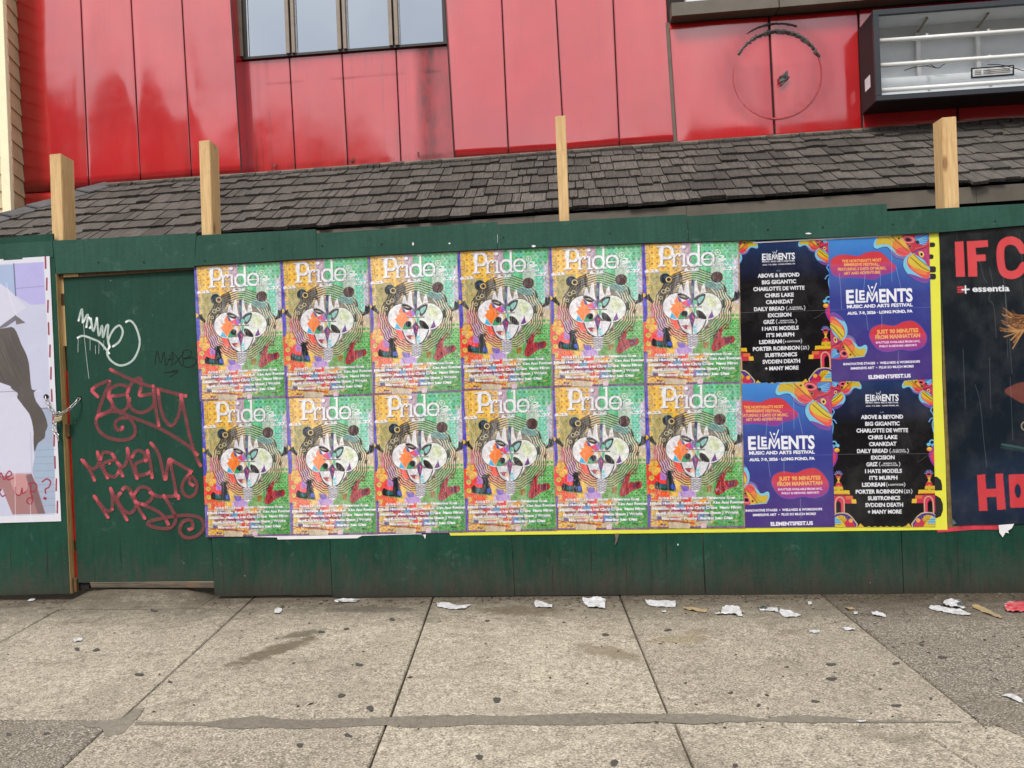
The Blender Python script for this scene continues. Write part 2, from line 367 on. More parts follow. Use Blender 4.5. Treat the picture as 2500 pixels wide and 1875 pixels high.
# ------------------------------------------------------------------ the setting: ground, kerb, road
s0 = mesh('ground', [(-300, -300, -8.2 + .0), (300, -300, -8.2), (300, 300, 7.4), (-300, 300, 7.4)], [(0, 1, 2, 3)], M['jointdirt'])
for v in s0.data.vertices:
    wx, wy = v.co.x + s0.location.x, v.co.y + s0.location.y
    v.co.z = gz(max(-40, min(40, wx)), max(-6.5, min(6, wy))) - .03 - (0.35 if wy < -6.5 else 0) - s0.location.z
bpy.data.objects.remove(s0)
gv, gf = [], []
xs = [-400, -40, -12, 12, 40, 400]; ys = [-400, -60, -6.6, -6.59, 0, 6, 60, 400]
for y in ys:
    for x in xs: gv.append((x, y, gz(max(-40, min(40, x)), max(-6.5, min(6, y))) - .035 - (.33 if y < -6.595 else 0)))
for j in range(len(ys) - 1):
    for i in range(len(xs) - 1): a = j * len(xs) + i; gf.append((a, a + 1, a + 1 + len(xs), a + len(xs)))
tag(mesh('ground', gv, gf, M['jointdirt']), kind='structure')

walk = empty('sidewalk'); tag(walk, kind='structure')
def ln(p, q):            # line through two ground points, as X(Y)
    a, b = G(*p), G(*q); k = (b.x - a.x) / (b.y - a.y); return lambda y: a.x + k * (y - a.y)
YL = sum(G(x, 1762).y for x in (200, 800, 1400, 2000)) / 4
print('long joint Y', YL, 'fence base z err', [round(W(x, y).z - gz(W(x, y).x, 0), 3) for x, y in ((523, 1455), (1250, 1454), (1725, 1459), (2500, 1473))])
FAR = [ln((215, 1448), (0, 1568)), ln((619, 1459), (350, 1705)), ln((1057, 1459), (955, 1745)), ln((1518, 1466), (1631, 1742)), ln((2018, 1462), (2369, 1745))]
NEAR = [None, ln((290, 1750), (150, 1875)), ln((941, 1773), (901, 1875)), ln((1648, 1767), (1693, 1875)), ln((2261, 1793), (2391, 1875))]
def slab(ya, yb, fa, fb, mat, seed):
    rn = random.Random(seed); g = .0036
    def edge(f, y0, y1, sgn):
        r = []
        for k in range(7):
            y = y0 + (y1 - y0) * k / 6; r.append((f(y) + sgn * (g + abs(rn.gauss(0, .0012))), y))
        return r
    L = edge(fa, ya, yb, 1); Rr = edge(fb, yb, ya, -1)
    T = [(L[-1][0] + (Rr[0][0] - L[-1][0]) * k / 6, yb - g + rn.gauss(0, .001)) for k in range(1, 6)]
    B = [(Rr[-1][0] + (L[0][0] - Rr[-1][0]) * k / 6, ya + g + rn.gauss(0, .001)) for k in range(1, 6)]
    pts = L + T + Rr + B
    dz = rn.uniform(-.0015, .0015)
    cx = sum(p[0] for p in pts) / len(pts); cy = sum(p[1] for p in pts) / len(pts)
    top, mid = [], []
    for x, y in pts:
        d = Vector((cx - x, cy - y)).normalized() * .007
        top.append((x + d.x, y + d.y, gz(x, y) + dz)); mid.append((x, y, gz(x, y) - .007 + dz))
    n = len(pts); vs = top + mid + [(x, y, z - .035) for x, y, z in mid]
    fs = [tuple(range(n))] + [(i + a * n, (i + 1) % n + a * n, (i + 1) % n + (a + 1) * n, i + (a + 1) * n) for a in (0, 1) for i in range(n)]
    return mesh('paving_slab', vs, fs, mat, walk)
def sh(f, dx): return lambda y: f(y) + dx
farL = [sh(FAR[0], -1.35), *FAR, sh(FAR[4], 1.5), sh(FAR[4], 3.0)]
for i in range(len(farL) - 1):
    slab(YL, 0.55, farL[i], farL[i + 1], M['conc_grey'] if i >= 5 else M['conc'], i)
n1 = lambda y: NEAR[1](YL) + (y - YL) * (FAR[1](0) - FAR[1](-2)) / 2 * 1.0
nearL = [sh(NEAR[1], -2.7), sh(NEAR[1], -1.35), *NEAR[1:], sh(NEAR[4], 1.4), sh(NEAR[4], 2.8)]
for r in range(3):
    y1 = YL - r * 1.45; y0 = y1 - 1.45
    for i in range(len(nearL) - 1): slab(y0, y1, nearL[i], nearL[i + 1], M['conc_grey'] if (r == 0 and i == 1) else M['conc'], 50 + r * 20 + i)
YK = YL - 3 * 1.45
kb = box('kerb', -12, 12, YK - .16, YK - .004, -.42, 0, M['conc_grey'])
for v in kb.data.vertices:
    if v.co.z > 0: v.co.z = gz(v.co.x + kb.location.x, YK) - kb.location.z
tag(kb, kind='structure')
rd = mesh('road', [(-60, YK - 12, gz(0, YK) - .14), (60, YK - 12, gz(0, YK) - .14), (60, YK - .16, gz(0, YK) - .14), (-60, YK - .16, gz(0, YK) - .14)], [(0, 1, 2, 3)], M['asphalt'])
tag(rd, kind='structure')
# smeared mortar along the long joint
def ground_poly(name, pxs, up, mat, parent, th=.004):
    return prism(name, [G(x, y, up) for x, y in pxs], (0, 0, -th), mat, parent)
rn = random.Random(3)
upper, lower = [], []
prof = [(330, 1762, 1769), (420, 1762, 1770), (495, 1764, 1771), (540, 1757, 1778), (600, 1750, 1779), (640, 1748, 1777), (720, 1757, 1780), (800, 1755, 1776), (900, 1752, 1772), (945, 1750, 1770), (1000, 1748, 1777), (1060, 1746, 1774), (1150, 1746, 1770), (1250, 1748, 1769),
        (1350, 1744, 1770), (1430, 1740, 1771), (1500, 1741, 1767), (1600, 1742, 1762), (1700, 1742, 1768), (1760, 1743, 1764), (1830, 1750, 1762), (1870, 1753, 1760), (1930, 1747, 1763), (2000, 1747, 1764), (2060, 1752, 1763), (2130, 1758, 1764), (2260, 1759, 1763), (2369, 1760, 1764)]
for i in range(len(prof) - 1):
    (x0, a0, b0), (x1, a1, b1) = prof[i], prof[i + 1]
    for k in range(5):
        t = k / 5; x = x0 + (x1 - x0) * t
        upper.append((x, a0 + (a1 - a0) * t + rn.gauss(0, .9))); lower.append((x, b0 + (b1 - b0) * t + rn.gauss(0, .9)))
N_ = len(upper); mv = [G(x, y, .0035) for x, y in upper] + [G(x, y, .0035) for x, y in lower]
mesh('mortar_patch', mv, [(i, i + 1, N_ + i + 1, N_ + i) for i in range(N_ - 1)], M['mortar'], walk)
ground_poly('mortar_patch', [(255, 1800), (300, 1790), (342, 1745), (352, 1728), (330, 1730), (312, 1744), (300, 1752), (280, 1756), (240, 1760), (190, 1764), (215, 1774), (245, 1776), (252, 1782)], .003, M['mortar'], walk)
# trodden gum
GUM = [(1213, 1708, 24, 12), (904, 1729, 20, 12), (1158, 1747, 16, 8), (1170, 1848, 22, 12), (732, 1819, 16, 14), (876, 1622, 18, 8), (785, 1542, 16, 8), (957, 1512, 14, 8), (846, 1535, 14, 6), (376, 1491, 16, 7), (236, 1586, 18, 8), (188, 1584, 14, 7),
       (1631, 1538, 20, 7), (1478, 1549, 18, 7), (2029, 1622, 24, 9), (2031, 1657, 26, 11), (2188, 1619, 18, 7), (2188, 1722, 24, 9), (1852, 1721, 12, 8), (2273, 1705, 10, 6), (2301, 1604, 24, 9), (1505, 1752, 26, 14), (1674, 1667, 8, 6), (2250, 1574, 14, 6),
       (340, 1646, 22, 9), (834, 1697, 20, 9), (1990, 1712, 20, 8), (1784, 1691, 14, 7), (1962, 1750, 14, 7), (22, 1792, 14, 8), (113, 1790, 18, 6), (690, 1480, 12, 6), (1500, 1862, 24, 16), (415, 1664, 10, 6), (1795, 1868, 16, 8), (1920, 1628, 12, 5), (1190, 1515, 12, 5), (850, 1795, 20, 10)]
for x, y, wd, hh in GUM:
    n = 14; ph = rn.uniform(0, 6); pts = []; wd *= .92; hh *= .9
    for k in range(n):
        a = 2 * math.pi * k / n; r = 1 + .20 * math.sin(2 * a + ph) + .12 * math.sin(3 * a + 2 * ph) + rn.uniform(-.14, .14)
        pts.append((x + wd / 2 * r * math.cos(a), y + hh / 2 * r * math.sin(a)))
    ground_poly('gum_spot', pts, .003, M['gum'], walk, .003)
ground_poly('worn_patch', [(2369, 1746), (2400, 1757), (2440, 1772), (2500, 1800), (2560, 1828), (2720, 1828), (2720, 1746)], .003, M['conc_grey'], walk, .003)
# tiny debris near the fence
def scatter(name, n, mat, label, sg, smin, smax, flat):
    gvs, gfs = [], []
    for k in range(n):
        yy = -abs(rn.gauss(0, sg)) - .01; xx = rn.uniform(-4.2, 4.2) if rn.random() < .4 else rn.gauss(1.6, 1.3)
        if k > n * .72: yy = rn.uniform(-2.0, 0)
        s = rn.uniform(smin, smax) * (1.6 if rn.random() < .1 else 1); z = gz(xx, yy) + .0015; b = len(gvs); an = rn.uniform(0, 3.1); e = rn.uniform(.25, .8)
        c_, s_ = math.cos(an) * s, math.sin(an) * s
        gvs.extend([(xx + c_, yy + s_, z), (xx - s_ * e, yy + c_ * e, z), (xx - c_, yy - s_, z), (xx + s_ * e, yy - c_ * e, z), (xx, yy, z + s * flat)])
        gfs.extend([(b, b + 1, b + 4), (b + 1, b + 2, b + 4), (b + 2, b + 3, b + 4), (b + 3, b, b + 4)])
    tag(mesh(name, gvs, gfs, mat), label, name, kind='stuff')
scatter('grit', 1300, M['mortar'], 'loose grit and crumbs scattered along the foot of the hoarding', .2, .002, .007, .8)
scatter('leaf_litter', 1100, M['leafdirt'], 'dark shreds of leaf and dirt lying along the foot of the hoarding', .10, .004, .014, .3)

# ------------------------------------------------------------------ the red building
YW, YB, YE = 2.0, 2.17, 0.80               # wall, recessed window bay, eave
bld = empty('red_clad_building', (0, YW, 0))
tag(bld, 'shop building clad in glossy red metal panels above a dark shake pent roof', 'building')
def ext(a, b, y):      # extend picture line a-b to picture row y
    return (a[0] + (b[0] - a[0]) * (y - a[1]) / (b[1] - a[1]), y)
def red_panel(la, lb, ra, rb, Y, ytop=None, pil=.006, mat=None, dirt=None, seed=0, nu=16, nv=26, parent=None):
    """la, lb: left seam top and bottom in the picture; ra, rb: right seam."""
    if ytop is not None: la, ra = ext(la, lb, ytop), ext(ra, rb, ytop)
    A, B, C, D = W(*la, Y), W(*ra, Y), W(*lb, Y), W(*rb, Y)
    g = .005; rn = random.Random(seed); o1, o2 = rn.uniform(0, 50), rn.uniform(0, 50)
    amp = rn.uniform(.7, 1.3)
    vs, dv = [], []
    for j in range(nv + 1):
        t = j / nv; P, Q = A.lerp(C, t), B.lerp(D, t); wd = (Q - P).length
        for i in range(nu + 1):
            u = i / nu; u = u + .09 * -math.sin(2 * math.pi * u) * 1.5; uu = g / wd + u * (1 - 2 * g / wd); p = P.lerp(Q, uu)
            e = min(1, min(u, 1 - u) * 9); e2 = min(1, (1 - t) * 8)
            d = pil * amp * (.45 * (1 - (2 * u - 1) ** 8) + .55 * (1 - (2 * u - 1) ** 2)) 
            d += pil * 1.1 * noise.noise(Vector((p.x * 1.6 + o1, p.z * .8, o2))) * e + pil * .5 * noise.noise(Vector((p.x * 4 + o2, p.z * 2.2, o1))) * e
            d -= pil * .8 * math.exp(-((1 - t) * (A - C).length / .07) ** 2) * e
            vs.append(Vector((p.x, Y - d, p.z)))
            k = .7 * math.exp(-(min(u, 1 - u) * wd / .006) ** 2) + .5 * math.exp(-((1 - t) * (A - C).length / .03) ** 2)
            if dirt: k += dirt(u, t, p)
            dv.append(min(1, k))
    n = nu + 1
    fs = [(j * n + i, j * n + i + 1, (j + 1) * n + i + 1, (j + 1) * n + i) for j in range(nv) for i in range(nu)]
    # folded edges
    rim = [i for i in range(n)] + [j * n + nu for j in range(1, nv + 1)] + [nv * n + i for i in range(nu - 1, -1, -1)] + [j * n for j in range(nv - 1, 0, -1)]
    b = len(vs)
    for q in rim: vs.append(vs[q] + Vector((0, .015, 0))); dv.append(1)
    m_ = len(rim); fs += [(rim[i], rim[(i + 1) % m_], b + (i + 1) % m_, b + i) for i in range(m_)]
    o = mesh('wall_panel', vs, fs, mat or M['red'], parent or bld, True)
    at = o.data.attributes.new('Dirt', 'FLOAT', 'POINT'); at.data.foreach_set('value', dv)
    return o
YT = -420
SE = [((35, 0), (58, 470)), ((197, 0), (217.5, 463)), ((320, 0), (344, 452)), ((444, 0), (468.5, 442)), ((565, 0), (592, 433))]
for i in range(4):
    def dd(u, t, p, i=i): return (.35 * math.exp(-((u - .95) / .06) ** 2) * max(0, t - .8) * 5 if i == 2 else 0)
    red_panel(*SE[i], *SE[i + 1], YW, YT, .009, seed=i, dirt=dd)
# strip below the left panel, cut by the roof end
red_panel((58, 473), (60, 520), (217.7, 466), (219, 520), YW, None, .003, seed=9, nv=4)
red_panel((217.9, 465.8), (219, 520), (300, 462), (301, 520), YW, None, .003, seed=10, nv=4)
# right of the bay
SR = [((1088, 0), (1110, 395)), ((1225, 0), (1242, 387)), ((1357, 0), (1378.5, 378)), ((1497, 0), (1513, 366)), ((1629, 20), (1650, 358))]
for i in range(4):
    red_panel(*SR[i], *SR[i + 1], YW, YT, .004, seed=20 + i)
def ghost(u, t, p):
    c = W(1897, 184, YW); d = math.hypot(p.x - c.x, p.z - c.z)
    return .30 * math.exp(-((d - .46) / .06) ** 2) + (.22 * math.exp(-((d - .38) / .03) ** 2)) + (.22 if d < .38 and p.z < c.z + .1 else 0) * (.5 + .5 * noise.noise(Vector((p.x * 20, 0, p.z * 3))))
red_panel((1632, 58), (1652, 357), (1876, 42), (1891, 338), YW, None, .006, seed=31, dirt=ghost, nu=22, nv=24)
red_panel((1878, 41), (1893, 338), (2094, 25), (2105, 322), YW, None, .006, seed=32, dirt=ghost, nu=22, nv=24)
red_panel((2096, 24), (2107, 322), (2330, 5), (2338, 306), YW, None, .004, seed=33)
red_panel((2332, 5), (2340, 306), (2580, -15), (2590, 290), YW, None, .004, seed=34)
red_panel((2582, -15), (2592, 290), (2860, -40), (2870, 270), YW, None, .004, seed=35)
# bay
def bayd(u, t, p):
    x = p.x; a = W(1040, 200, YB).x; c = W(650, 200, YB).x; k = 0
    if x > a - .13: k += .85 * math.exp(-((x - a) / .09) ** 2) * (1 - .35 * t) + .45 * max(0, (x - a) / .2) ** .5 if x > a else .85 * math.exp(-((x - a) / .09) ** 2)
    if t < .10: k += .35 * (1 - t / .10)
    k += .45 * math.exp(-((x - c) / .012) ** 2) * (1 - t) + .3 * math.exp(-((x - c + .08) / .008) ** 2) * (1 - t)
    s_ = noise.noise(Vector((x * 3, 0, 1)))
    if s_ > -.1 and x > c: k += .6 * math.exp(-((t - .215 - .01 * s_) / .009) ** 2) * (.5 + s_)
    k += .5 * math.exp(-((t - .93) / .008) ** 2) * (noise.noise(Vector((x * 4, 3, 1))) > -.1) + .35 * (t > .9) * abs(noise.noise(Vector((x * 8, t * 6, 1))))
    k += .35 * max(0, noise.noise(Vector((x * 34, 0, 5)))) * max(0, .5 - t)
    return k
BL = [((572, 149), (592, 436)), ((705.5, 138), (722, 426)), ((833.5, 128), (850, 417)), ((965.5, 118), (979.5, 407)), ((1099, 109), (1121, 398))]
BL = [((x0 + (1 if i else 6), y0), (x1, y1)) for i, ((x0, y0), (x1, y1)) in enumerate(BL)]
for i in range(4):
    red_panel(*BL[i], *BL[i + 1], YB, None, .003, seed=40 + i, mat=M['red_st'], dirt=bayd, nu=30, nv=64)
# reveal, left of the bay, and backing behind the seams
a0, a1 = W(*ext(*SE[4], YT), YW), W(592, 440, YW)
prism('bay_reveal', [a0 + Vector((.004, .001, 0)), a0 + Vector((.004, YB - YW, 0)), a1 + Vector((.004, YB - YW, 0)), a1 + Vector((.004, .001, 0))], (-.012, 0, 0), M['red_st'], bld).data.attributes.new('Dirt', 'FLOAT', 'POINT').data.foreach_set('value', [.12] * 8)
a0, a1 = W(*ext(*SR[0], YT), YW), W(1110, 400, YW)
prism('bay_reveal', [a0 + Vector((-.002, .001, 0)), a0 + Vector((-.002, YB - YW, 0)), a1 + Vector((-.002, YB - YW, 0)), a1 + Vector((-.002, .001, 0))], (.012, 0, 0), M['red_st'], bld)
def wallsheet(x0, x1, Yb, x0b=None, x1b=None):
    pts = [W(x0, YT, YW), W(x1, YT - 60, YW), W(x1b or x1, 560, YW), W(x0b or x0, 560, YW)]
    pts = [(p.x, Yb, p.z) for p in pts]; prism('seam_backing', pts, (0, .05, 0), M['seam'], bld)
wallsheet(20, 534, YW + .016, 20, 594); wallsheet(1071, 3000, YW + .016, 1124)
p0, p1 = W(520, 0, YW), W(1180, 0, YW)
prism('seam_backing', [(p0.x, YB + .02, 2.6), (p1.x, YB + .02, 2.6), (p1.x, YB + .02, 7), (p0.x, YB + .02, 7)], (0, .05, 0), M['seam'], bld)
# window with four panes
win = empty('window', (0, 0, 0), bld)
def fr(x0, y0, x1, y1, wl=0, yb=None): pass
def vbar(name, xb, yb, wpx, dep, mat, par, yt=YT):      # vertical bar whose foot is at picture (xb, yb)
    p = W(xb, yb, YB); q = W(xb + wpx, yb, YB); top = W(xb, yt, YB).z
    return box(name, p.x, q.x, YB - dep, YB + .015, p.z, top, mat, par, .002)
sillL, sillR = W(572, 150, YB), W(1100, 109, YB)
prism('window_sill', [sillL, sillR, sillR + Vector((0, 0, .024)), sillL + Vector((0, 0, .024))], (0, -.03, 0), M['frame_dk'], win)
for xb, yb, wpx, mt, dp in ((583, 145, 15, 'frame', .05), (600, 144, 7, 'frame_dk', .03), (703, 137, 9, 'frame', .05), (713, 136, 3, 'frame_dk', .02), (717, 136, 8, 'frame', .05),
                            (828, 127, 9, 'frame', .05), (838, 126, 3, 'frame_dk', .02), (842, 126, 8, 'frame', .05), (953, 118, 9, 'frame', .05), (963, 117, 3, 'frame_dk', .02), (967, 117, 9, 'frame', .05), (1083, 108, 20, 'frame_dk', .02)):
    vbar('window_frame', xb, yb - 2, wpx, dp, M[mt], win)
for xa, xb, yb in ((607, 703, 143), (725, 828, 134), (850, 953, 125), (976, 1082, 115)):
    p = W(xa - 2, yb + 4, YB); q = W(xb + 2, yb - 4, YB); top = W(xa, YT, YB).z
    t_ = rn.uniform(-.004, .004)
    prism('window_pane', [(p.x, YB - .004, p.z), (q.x, YB - .004 + t_, q.z), (q.x, YB - .002 + t_, top), (p.x, YB - .002, top)], (0, .006, 0), M['glass'], win)
    e = W(xa, yb, YB); f = W(xa + 3, yb, YB)
    box('pane_bead', e.x, f.x, YB - .016, YB - .006, e.z, top, M['signwhite'], win)
for la, lb in (((564, 0), (591.5, 440)), ((1087, 0), (1110.5, 398))):
    p, q = W(*ext(la, lb, YT), YW), W(*lb, YW); prism('corner_strip', [p + Vector((-.008, -.004, 0)), p + Vector((.004, -.004, 0)), q + Vector((.004, -.004, 0)), q + Vector((-.008, -.004, 0))], (0, .03, 0), M['seam'], bld)
# small brackets / torn tabs on the bay panels
for x, y in ((672, 405), (861, 392), (1023, 378)):
    c = W(x, y, YB)
    vs = [c + Vector((rn.uniform(-.02, .02), -.004 - rn.random() * .02, rn.uniform(-.035, .035))) for _ in range(7)]
    mesh('torn_tab', vs, [(0, 1, 2), (2, 3, 4), (4, 5, 6), (1, 3, 5), (0, 4, 6)], M['adhesive'], bld)
# brown beam over the right part with the white sign panel resting on it
bA, bB = W(1636, 57, YW), W(2267, 5, YW); kx = (bB.z - bA.z) / (bB.x - bA.x)
for i, (xa, xb) in enumerate(((bA.x, W(1893, 30, YW).x - .004), (W(1893, 30, YW).x + .004, bA.x + 5.6))):
    z0, z1 = bA.z + kx * (xa - bA.x), bA.z + kx * (xb - bA.x)
    prism('trim_beam', [(xa, YW - .14, z0), (xb, YW - .14, z1), (xb, YW - .14, z1 + .125), (xa, YW - .14, z0 + .125)], (0, .155, 0), M['fascia'], bld, .003)
a, b = W(1675, 17, YW - .1), W(1872, 0, YW - .1)
sg = prism('blank_sign_panel', [(a.x, YW - .12, a.z), (b.x, YW - .12, b.z), (b.x, YW - .12, b.z + .9), (a.x, YW - .12, a.z + .9)], (0, .1, 0), M['signwhite'], None, .004)
tag(sg, 'white blank sign panel standing on the brown beam at the top edge', 'sign')
# corner post strip between flat panels and the ghost-circle panels
for la, lb in (((1631, 56), (1651, 356)),):
    p, q = W(*la, YW), W(*lb, YW)
    prism('corner_strip', [p + Vector((-.022, -.012, 0)), p + Vector((.006, -.012, 0)), q + Vector((.006, -.012, 0)), q + Vector((-.022, -.012, 0))], (0, .03, 0), M['fascia'], bld)
# adhesive arcs and raised ring left by a round sign
gc = W(1897, 184, YW - .005)
def arc(name, r, a0, a1, wd, mat, jag=.0, cx=0, cz=0, dep=.008, n=46):
    vs, fs = [], []
    for i in range(n + 1):
        a = math.radians(a0 + (a1 - a0) * i / n); t = i / n; e = math.sin(math.pi * min(1, max(0, t))) ** .5
        ww = wd * (.35 + .65 * e)
        for k, rr in enumerate((r - ww / 2 - rn.random() * jag, r, r + ww / 2 + rn.random() * jag)):
            vs.append((gc.x + cx + rr * math.cos(a), YW - .0075 - (dep + rn.random() * jag * .7 if k == 1 else 0), gc.z + cz + rr * math.sin(a)))
    for i in range(n):
        for k in (0, 1): fs.append((i * 3 + k, i * 3 + k + 1, i * 3 + k + 4, i * 3 + k + 3))
    return mesh(name, vs, fs, mat, bld)
R_ = 104 / F * (YW - CAM.y)
arc('adhesive_arc', R_ * 1.0, 20, 148, .018, M['adhesive'], .020)
arc('adhesive_arc', R_ * 1.18, 66, 122, .008, M['adhesive'], .010)
arc('sign_ghost_ring', R_ * .985, 150, 380, .014, M['ring'], .001, dep=.0006)
c = gc
vs = [c + Vector((.05 + rn.gauss(0, .028), -.01 - rn.random() * .03, -.05 + rn.gauss(0, .028))) for _ in range(16)]
mesh('cut_conduit_end', vs, [(i, (i * 3 + 1) % 16, (i * 5 + 2) % 16) for i in range(16)], M['cap'], bld)

# ---- pent roof of shakes
roof = empty('roof', (0, 0, 0), bld)
tL, tR = W(345, 449, YW), W(2500, 294, YW)
eL, eR = W(546, 570, YE), W(2500, 439, YE)
def topz(x): return tL.z + (tR.z - tL.z) * (x - tL.x) / (tR.x - tL.x)
def eavz(x): return eL.z + (eR.z - eL.z) * (x - eL.x) / (eR.x - eL.x)
XH = W(262, 446, YW).x; XR = 5.6
print('roof', XH, topz(0), eavz(0), 'pitch', math.degrees(math.atan((topz(0) - eavz(0)) / (YW - YE))))
def RP(x, t, up=0.0):      # t 0 at the eave, 1 at the wall; up normal to the roof
    dy, dz = YW - YE, topz(x) - eavz(x); L_ = math.hypot(dy, dz)
    return Vector((x, YE + dy * t - up * dz / L_, eavz(x) + dz * t + up * dy / L_))
prism('roof_deck', [RP(XH - 1.2, .02, -.004), RP(XR, .02, -.004), RP(XR, 1, -.004), RP(XH, 1, -.004)], (0, 0, -.012), M['felt'], roof)
rows = 7; shakes = []
for r in range(rows):
    t0, t1 = r / rows + .004, (r + 1) / rows + (.035 if r < rows - 1 else 0)
    x = XH - 1.25 * (1 - t0) + rn.uniform(-.1, 0)
    while x < XR:
        wd = rn.choice((.07, .09, .11, .12, .14, .17, .2)) * rn.uniform(.9, 1.1)
        hipx = XH - 1.2 * (1 - (t0 + t1) / 2)
        if x + wd > hipx + .02: shakes.append((r, max(x, hipx - .03), x + wd - .008, t0 + rn.gauss(0, .010), t1))
        x += wd
def shake_data(r, xa, xb, t0, t1):
    th = rn.uniform(.018, .033); th2 = th * rn.uniform(.8, 1.15); s = .09 * (1 - 0)  # butt thickness; slight shear along the slope
    j = rn.gauss(0, .004)
    lo = [RP(xa, t0, 0), RP(xb, t0 + j, 0)]; hi = [RP(xa, t1, 0), RP(xb, t1, 0)]
    xm = (xa + xb) / 2
    k = rn.gauss(0, .003)
    vs = [lo[0] , RP(xm, t0 + j / 2 + k, 0), lo[1], RP(xa, t0, th), RP(xm, t0 + j / 2 + k, (th + th2) / 2 + rn.gauss(0, .002)), RP(xb, t0 + j, th2),
          RP(xa, t1, .0045), RP(xm, t1, .0055), RP(xb, t1, .0045)]
    fs = [(0, 1, 4, 3), (1, 2, 5, 4), (3, 4, 7, 6), (4, 5, 8, 7), (0, 3, 6), (2, 8, 5)]
    return vs, fs
shakes.sort(key=lambda s: (-(1.0 / (1 + .5 * abs(s[1]) + s[0] * .12)) * (s[2] - s[1])) if W(0, 0) and -4.9 < s[1] < 4.0 else 9)
hand = [s for s in shakes if -5.0 < s[1] < 3.8]; rest = [s for s in shakes if not (-5.0 < s[1] < 3.8)]
hand.sort(key=lambda s: -(s[2] - s[1]) / (1 + .05 * s[0]))
for s in hand[:296]:
    vs, fs = shake_data(*s); mesh('shingle', vs, fs, M['shake'], roof)
vs_, fs_ = [], []
for s in hand[296:] + rest:
    vs, fs = shake_data(*s); b = len(vs_); vs_ += vs; fs_ += [tuple(i + b for i in f) for f in fs]
tag(mesh('shingles', vs_, fs_, M['shake'], roof), kind='stuff')
# ragged top course under the wall flashing
vs_, fs_ = [], []
x = XH
while x < XR:
    wd = rn.uniform(.05, .16); u = rn.uniform(.018, .032); v, f = prism_data([RP(x, .955 + rn.gauss(0, .008), .006), RP(x + wd - .006, .955 + rn.gauss(0, .008), .006), RP(x + wd - .006, 1.0, .006), RP(x, 1.0, .006)], (0, -.004, u))
    b = len(vs_); vs_ += v; fs_ += [tuple(i + b for i in q) for q in f]; x += wd
tag(mesh('top_course', vs_, fs_, M['shake'], roof), kind='stuff')
a, b = W(1780, 348, YW - .012), W(2860, 272, YW - .012)
prism('flashing', [(XH, YW - .012, topz(XH) + .012), (XR, YW - .012, topz(XR) + .012), (XR, YW - .012, topz(XR) + .03), (XH, YW - .012, topz(XH) + .03)], (0, -.006, 0), M['frame'], roof)
# ridge caps down the hip
for k in range(9):
    ta = 1 - k * .125; tb = ta - .15
    pa, pb = RP(XH - 1.2 * (1 - ta), ta, .016 - .004), RP(XH - 1.2 * (1 - tb), tb, .034)
    d = (pb - pa).normalized()
    vs = [pa + Vector((.11, 0, .0)), pb + Vector((.12, 0, 0)), pa + Vector((-.02, 0, .035)), pb + Vector((-.02, 0, .035)), pa + Vector((-.12, .05, -.06)), pb + Vector((-.12, .05, -.06))]
    vs += [v - Vector((0, 0, .014)) for v in vs]
    mesh('ridge_cap', vs, [(0, 1, 3, 2), (2, 3, 5, 4), (6, 8, 9, 7), (8, 10, 11, 9), (1, 7, 9, 3), (3, 9, 11, 5), (0, 2, 8, 6), (2, 4, 10, 8), (0, 6, 7, 1), (4, 5, 11, 10)], M['cap'], roof)
# side slope beyond the hip, then fascia, soffit, shop front behind the hoarding
mesh('side_roof_slope', [RP(XH, 1, 0), RP(XH - 1.2, 0, 0), Vector((XH - 1.2, YW + 2, eavz(XH - 1.2))), Vector((XH, YW + 2, topz(XH)))], [(0, 1, 2, 3)], M['shake'], roof)
FH = .125
cuts = [XH - 1.2, W(1300, 500, YE).x, W(1677, 500, YE).x, W(2388, 470, YE).x, XR]
for i in range(4):
    xa, xb = cuts[i] + .0015, cuts[i + 1] - .0015
    prism('fascia_board', [(xa, YE + .03, eavz(xa) - .02), (xb, YE + .03, eavz(xb) - .02), (xb, YE + .03, eavz(xb) - .02 - FH), (xa, YE + .03, eavz(xa) - .02 - FH)], (0, .02, 0), M['fascia'], roof)
prism('soffit', [(XH - 1.15, YE + .06, 2.62), (XR, YE + .06, 2.62), (XR, YW, 2.62), (XH - 1.15, YW, 2.62)], (0, 0, .02), M['dark'], roof)
box('shop_front', XH - .2, XR, YW - .05, YW, -.1, 2.6, M['dark'], bld)
box('side_wall', XH - .3, XH - .25, YW + .02, YW + 6, -.1, 7.0, M['dark'], bld)

# ---- empty lightbox sign
sgn = empty('open_lightbox_sign', (W(2140, 246, 1.63).x, 1.63, 0))
tag(sgn, 'open black lightbox sign with bare white tubes on the red wall', 'sign')
YF = 1.63
A_, B_ = W(2135, 24, YF), W(2140, 246, YF); sl_ = (W(2500, -4, YF).z - A_.z) / (W(2500, -4, YF).x - A_.x)
x0, zt, zb = B_.x - .0, A_.z, B_.z; LW = 2.3; x1 = x0 + LW
def zz(x): return sl_ * (x - x0)
def sbox(name, xa, xb, ya, yb, za, zb_, mat, bev=.002, par=None):   # box following the sign's slope
    return prism(name, [(xa, ya, za + zz(xa)), (xb, ya, za + zz(xb)), (xb, ya, zb_ + zz(xb)), (xa, ya, zb_ + zz(xa))], (0, yb - ya, 0), mat, par or sgn, bev)
fw = .047
sbox('frame_rail', x0, x1, YF, YF + .035, zt - fw, zt, M['signframe']); sbox('frame_rail', x0, x1, YF, YF + .035, zb, zb + fw, M['signframe'])
sbox('frame_stile', x0, x0 + fw, YF - .001, YF + .035, zb + fw, zt - fw, M['signframe']); sbox('frame_stile', x1 - fw, x1, YF - .001, YF + .035, zb + fw, zt - fw, M['signframe'])
